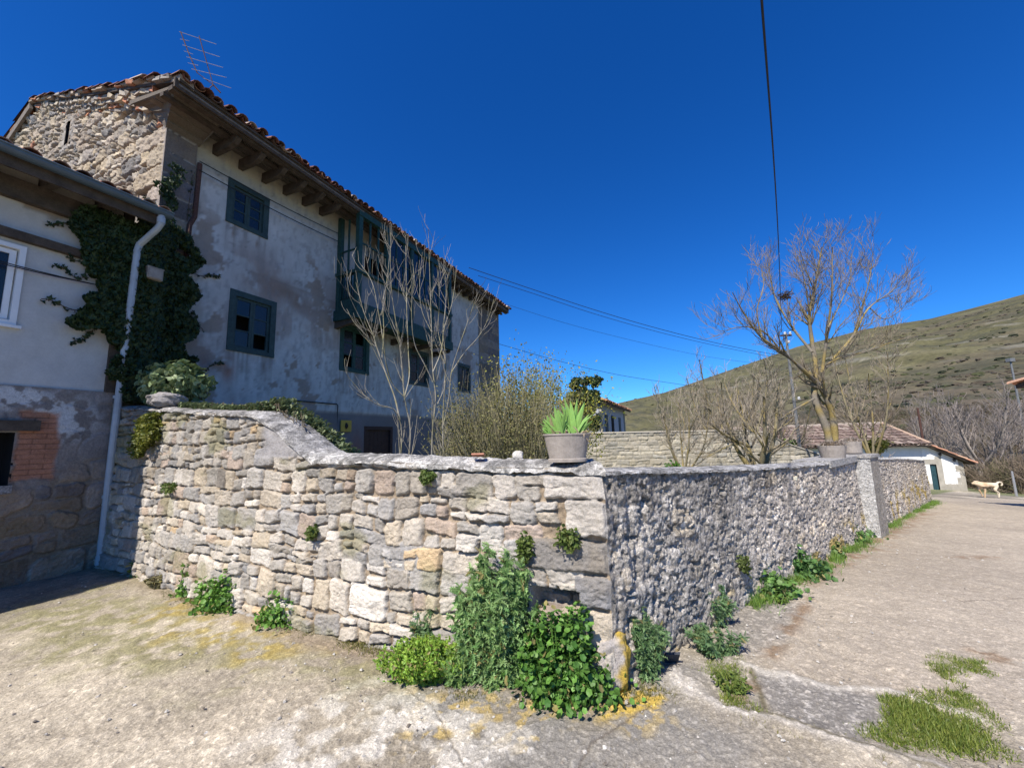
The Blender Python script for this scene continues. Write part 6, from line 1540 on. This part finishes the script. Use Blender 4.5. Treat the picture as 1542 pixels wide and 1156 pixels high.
    # lean-to roof
    a0 = b + np.array([.0, -.35, .60]); a1 = b + np.array([1.3, 4.4, .75]); b0_ = c + u_ * .25 + np.array([0, -.35, -.55]); b1_ = d + u_ * .25 + ZZ * -.5
    mb = MB(); v = [b0_, b1_, a1, a0]; v += [k - ZZ * .08 for k in v]; mb.add(v, np.array([[0, 1, 2, 3], [4, 7, 6, 5], [0, 3, 7, 4], [0, 4, 5, 1]]), (.3, .2, .15)); mb.build('lean_to_roof', M_wood, root)
    og = ((.50, .27, .17), (.44, .23, .15), (.52, .33, .22), (.38, .20, .13), (.50, .36, .26)); mb = MB(); tile_roof(mb, b0_, b1_, a0, a1, seed=43, pitch=.26, r=.11, pal=og); mb.build('lean_to_tiles', M_tile, root)
    for (px0, px1, z0, z1, m) in ((1213, 1223, -1.2, .05, M_blue), (1299, 1310, -.7, .1, M_void), (1196, 1206, -.9, .0, M_void)):
        x0 = at(px0, 680, Y0)[0]; x1 = at(px1, 680, Y0)[0]; mb = MB(); mb.box(((x0 + x1) / 2, Y0 - .012, (z0 + z1) / 2), (x1 - x0, .05, z1 - z0)); mb.build('door' if m is M_blue else 'window', m, root)
farm()
# low ruined shed wall and a pale bush in front of the farm roof

plant('roof_weed', 'bright green bush in front of the long tiled roof', 'bush', at(1188, 669, 19) - ZZ * .1, .42, .32, 500, 'long', .16, (.10, .22, .02), (.22, .36, .05), 440, nstem=30)
plant('garden_weed', 'small bright weed at the foot of the back wall near the slim orchard tree', 'bush', at(1012, 705, 11.5) - ZZ * .2, .28, .42, 320, 'long', .10, (.05, .16, .02), (.13, .27, .04), 441, nstem=16)
plant('garden_weed', 'dull green bush behind the slim lichen covered tree', 'bush', at(1318, 668, 15.5) - ZZ * .3, .55, .60, 800, 'long', .12, (.09, .12, .02), (.20, .20, .05), 442, nstem=40)

# house at the right, mostly outside the picture
def right_house():
    x0, y1 = 14.0, 9.95; zt = 2.72; root = thing('roadside_house', (15, 8, -.6), 'house at the right edge showing only the orange tiled corner of its eaves', 'house')
    mb = MB(); mb.box(((x0 + 22) / 2, (3 + y1) / 2, .6), (22 - x0, y1 - 3, 3.9), None, (.5, .47, .42)); mb.build('wall', M_render, root)
    a = np.array([x0 - .62, y1 + .6, zt - .05]); b = np.array([22.5, y1 + .6, zt - .05]); r0 = np.array([x0 - .62, 6.2, zt + 1.2]); r1 = np.array([22.5, 6.2, zt + 1.2]); c0 = np.array([x0 - .62, 2.4, zt - .05]); c1 = np.array([22.5, 2.4, zt - .05])
    mb = MB(); v = [a, b, r1, r0, c1, c0]; v += [k - ZZ * .10 for k in v]; mb.add(v, np.array([[0, 1, 2, 3], [3, 2, 4, 5], [6, 9, 8, 7], [9, 11, 10, 8], [0, 6, 7, 1], [0, 3, 9, 6], [3, 5, 11, 9]]), (.15, .1, .08)); mb.build('roof', M_wood, root)
    og = ((.50, .24, .15), (.42, .20, .13), (.55, .33, .22), (.36, .18, .12), (.5, .36, .26)); mb = MB(); tile_roof(mb, b, a, r1, r0, seed=51, pal=og); tile_roof(mb, c0, c1, r0, r1, seed=52, pal=og, seg=.8); mb.build('roof_tiles', M_tile, root)
right_house()

# ------------------------------------------------------------------ poles and cables
def pole(name, label, px, py, Y, ztop, r, m, extra=None):
    p = at(px, py, Y); b = np.array([p[0], p[1], float(gz(p[0], p[1]))]); root = thing(name, b, label, 'pole')
    mb = MB(); mb.tube([b - ZZ * .3, b + ZZ * (ztop - b[2]) * .5, [b[0], b[1], ztop]], [r, r * .85, r * .65], 10, (.42, .40, .37)); mb.build('shaft', m, root)
    if extra: extra(root, b)
    return b
def ins(root, b):
    mb = MB()
    for dz, dx in ((6.0, -.12), (6.0, .12), (5.6, 0), (3.0, .15)): mb.lathe(b * np.array([1, 1, 0]) + np.array([dx, -.12, dz]), [(.03, 0), (.06, .03), (.03, .06), (.06, .09), (.03, .13)], 8)
    mb.build('insulators', M_white, root); mb = MB(); mb.box(b * np.array([1, 1, 0]) + ZZ * 6.0, (.5, .08, .06)); mb.build('crossarm', M_rust, root)
pb = pole('utility_pole', 'weathered concrete utility pole with white insulators hidden behind the ash tree', 1202, 655, 18.0, 6.1, .075, M_pole, ins)
pole('lamp_pole', 'grey metal pole against the hill at the right edge', 1541, 640, 40.0, 8.2, .11, M_pole, lambda r, b: MB().box(b * np.array([1, 1, 0]) + ZZ * 8.2, (.5, .4, .35)).build('pole_head', M_pole, r))
pole('wooden_post', 'dark rusty post leaning over the end of the long tiled roof', 1390, 664, 30.0, 3.1, .095, M_rust, None)
pole('marker_post', 'short pale post in the verge behind the dog', 1530, 742, 19.5, -.55, .05, M_alu, None)
def cable(name, label, pts, r, group=None):
    q = np.array([[p[0], p[1], 1.0 / p[2]] for p in pts], float); t = np.linspace(0, 1, len(pts)); tt = np.linspace(0, 1, 28)
    n = smooth_path(q, 28); P = [at(k[0], k[1], 1.0 / k[2]) for k in n]
    if name == 'overhead_cable': dv = (P[0] - P[2]) / np.linalg.norm(P[0] - P[2]); P = [P[0] + dv * 1.0] + P
    mb = MB(); mb.tube(P, r, 6); return tag(mb.build(name, M_cable, loc=P[0]), label, 'cable', group)
cable('overhead_cable', 'thick black cable running down the sky to the pole behind the ash', [(1143, -60, 2.6), (1147, 0, 2.9), (1155, 105, 3.7), (1164, 225, 5.4), (1172, 360, 9.5), (1175, 440, 14), (1177, 500, 17.9)], .0105)
CG = 'cables from the farmhouse to the pole'
cable('house_cable', 'upper of the close pair of cables leaving the farmhouse eaves', [(706, 403, 12.5), (800, 435, 13.5), (900, 468, 14.7), (1000, 497, 16), (1095, 520, 17), (1176, 503, 17.9)][:5] + [(1178, 536, 17.95)], .010, CG)
cable('house_cable', 'lower of the close pair of cables leaving the farmhouse eaves', [(720, 415, 12.6), (800, 441, 13.5), (900, 474, 14.7), (1000, 502, 16), (1090, 523, 17), (1178, 540, 17.95)], .008, CG)
cable('house_cable', 'faint thin cable from the right end of the farmhouse eaves', [(762, 458, 13.6), (850, 486, 14.5), (950, 512, 15.8), (1060, 536, 17), (1180, 552, 17.9)], .005, CG)
cable('house_cable', 'lowest cable, leaving the right side wall of the farmhouse', [(752, 518, 14.2), (840, 543, 15), (930, 564, 16), (1020, 578, 17), (1196, 604, 17.85)], .008, CG)

# ------------------------------------------------------------------ dog
def dog():
    b = ground(1489, 749); root_loc = b
    V = [(-.30, 0, .55), (-.06, 0, .57), (.17, 0, .54), (.30, 0, .61), (.42, 0, .665), (.52, 0, .64), (.585, 0, .625),
         (.20, .07, .47), (.16, .08, .33), (.20, .08, .17), (.215, .08, .035), (.245, .08, .02),
         (.20, -.07, .47), (.26, -.08, .34), (.20, -.08, .19), (.16, -.08, .06), (.18, -.08, .035),
         (-.31, .07, .49), (-.22, .08, .33), (-.37, .08, .21), (-.34, .08, .035), (-.31, .08, .02),
         (-.31, -.07, .49), (-.30, -.08, .33), (-.46, -.08, .24), (-.47, -.08, .04), (-.44, -.08, .02),
         (-.40, 0, .60), (-.50, 0, .68), (-.60, 0, .66), (-.63, 0, .57), (-.57, 0, .51), (.40, .055, .72), (.40, -.055, .72), (.42, .075, .69), (.42, -.075, .69)]
    E_ = [(0, 1), (1, 2), (2, 3), (3, 4), (4, 5), (5, 6), (2, 7), (7, 8), (8, 9), (9, 10), (10, 11), (2, 12), (12, 13), (13, 14), (14, 15), (15, 16), (0, 17), (17, 18), (18, 19), (19, 20), (20, 21), (0, 22), (22, 23), (23, 24), (24, 25), (25, 26), (0, 27), (27, 28), (28, 29), (29, 30), (30, 31), (4, 32), (4, 33), (32, 34), (33, 35)]
    Rr = [.115, .105, .145, .095, .080, .048, .032, .065, .042, .028, .028, .026, .065, .042, .028, .028, .026, .085, .055, .030, .028, .026, .085, .055, .030, .028, .026, .045, .038, .036, .034, .026, .026, .026, .018, .018]
    f = np.array([-.99, .12, 0]); f /= np.linalg.norm(f); l = np.array([-f[1], f[0], 0])
    me = bpy.data.meshes.new('dog'); me.from_pydata([tuple(f * x + l * y + ZZ * z) for x, y, z in V], E_, []); o = bpy.data.objects.new('dog', me); COL.objects.link(o)
    sm = o.modifiers.new('skin', 'SKIN')
    if not me.skin_vertices: 
        import bmesh; bm = bmesh.new(); bm.from_mesh(me); bm.verts.layers.skin.verify(); bm.to_mesh(me); bm.free()
    for i, q in enumerate(Rr): me.skin_vertices[0].data[i].radius = (q, q)
    me.skin_vertices[0].data[0].use_root = True
    o.modifiers.new('sub', 'SUBSURF').render_levels = 2; o.modifiers['sub'].levels = 2; sm.use_smooth_shade = True
    dg = bpy.context.evaluated_depsgraph_get(); dg.update(); ev = o.evaluated_get(dg).to_mesh()
    vv = np.array([v.co[:] for v in ev.vertices]) * .9; loc = np.stack([vv @ f, vv @ l, vv[:, 2]], 1) / .9
    mb = MB(); tan = np.array([.50, .36, .22]); cream = np.array([.62, .50, .36]); w = sst(.35, .65, fbm(loc[:, 0] * 7, loc[:, 2] * 7, 5, 3))[:, None]; C = cream * (1 - w) + tan * w
    k = sst(-.10, -.22, loc[:, 0])[:, None]; C = C * (1 - k) + np.array([.66, .58, .45]) * k; k = sst(.575, .60, loc[:, 0])[:, None]; C = C * (1 - k) + np.array([.03, .03, .03]) * k
    fs = {}
    for p in ev.polygons: fs.setdefault(len(p.vertices), []).append(list(p.vertices))
    mb.add(vv + b, [np.array(q) for q in fs.values()], C)
    bpy.data.objects.remove(o)
    ob = mb.build('dog', M_fur, smooth=True, loc=b); tag(ob, 'cream and tan dog with curled tail standing across the lane', 'dog')
    for s_ in (-1, 1):
        e = MB(); c_ = b + (f * .485 + l * .045 * s_ + ZZ * .685) * .9; e.lathe(c_ - ZZ * .008, [(.004, 0), (.009, .006), (.009, .012), (.004, .017)], 8); e.build('eye', M_void, ob)
dog()
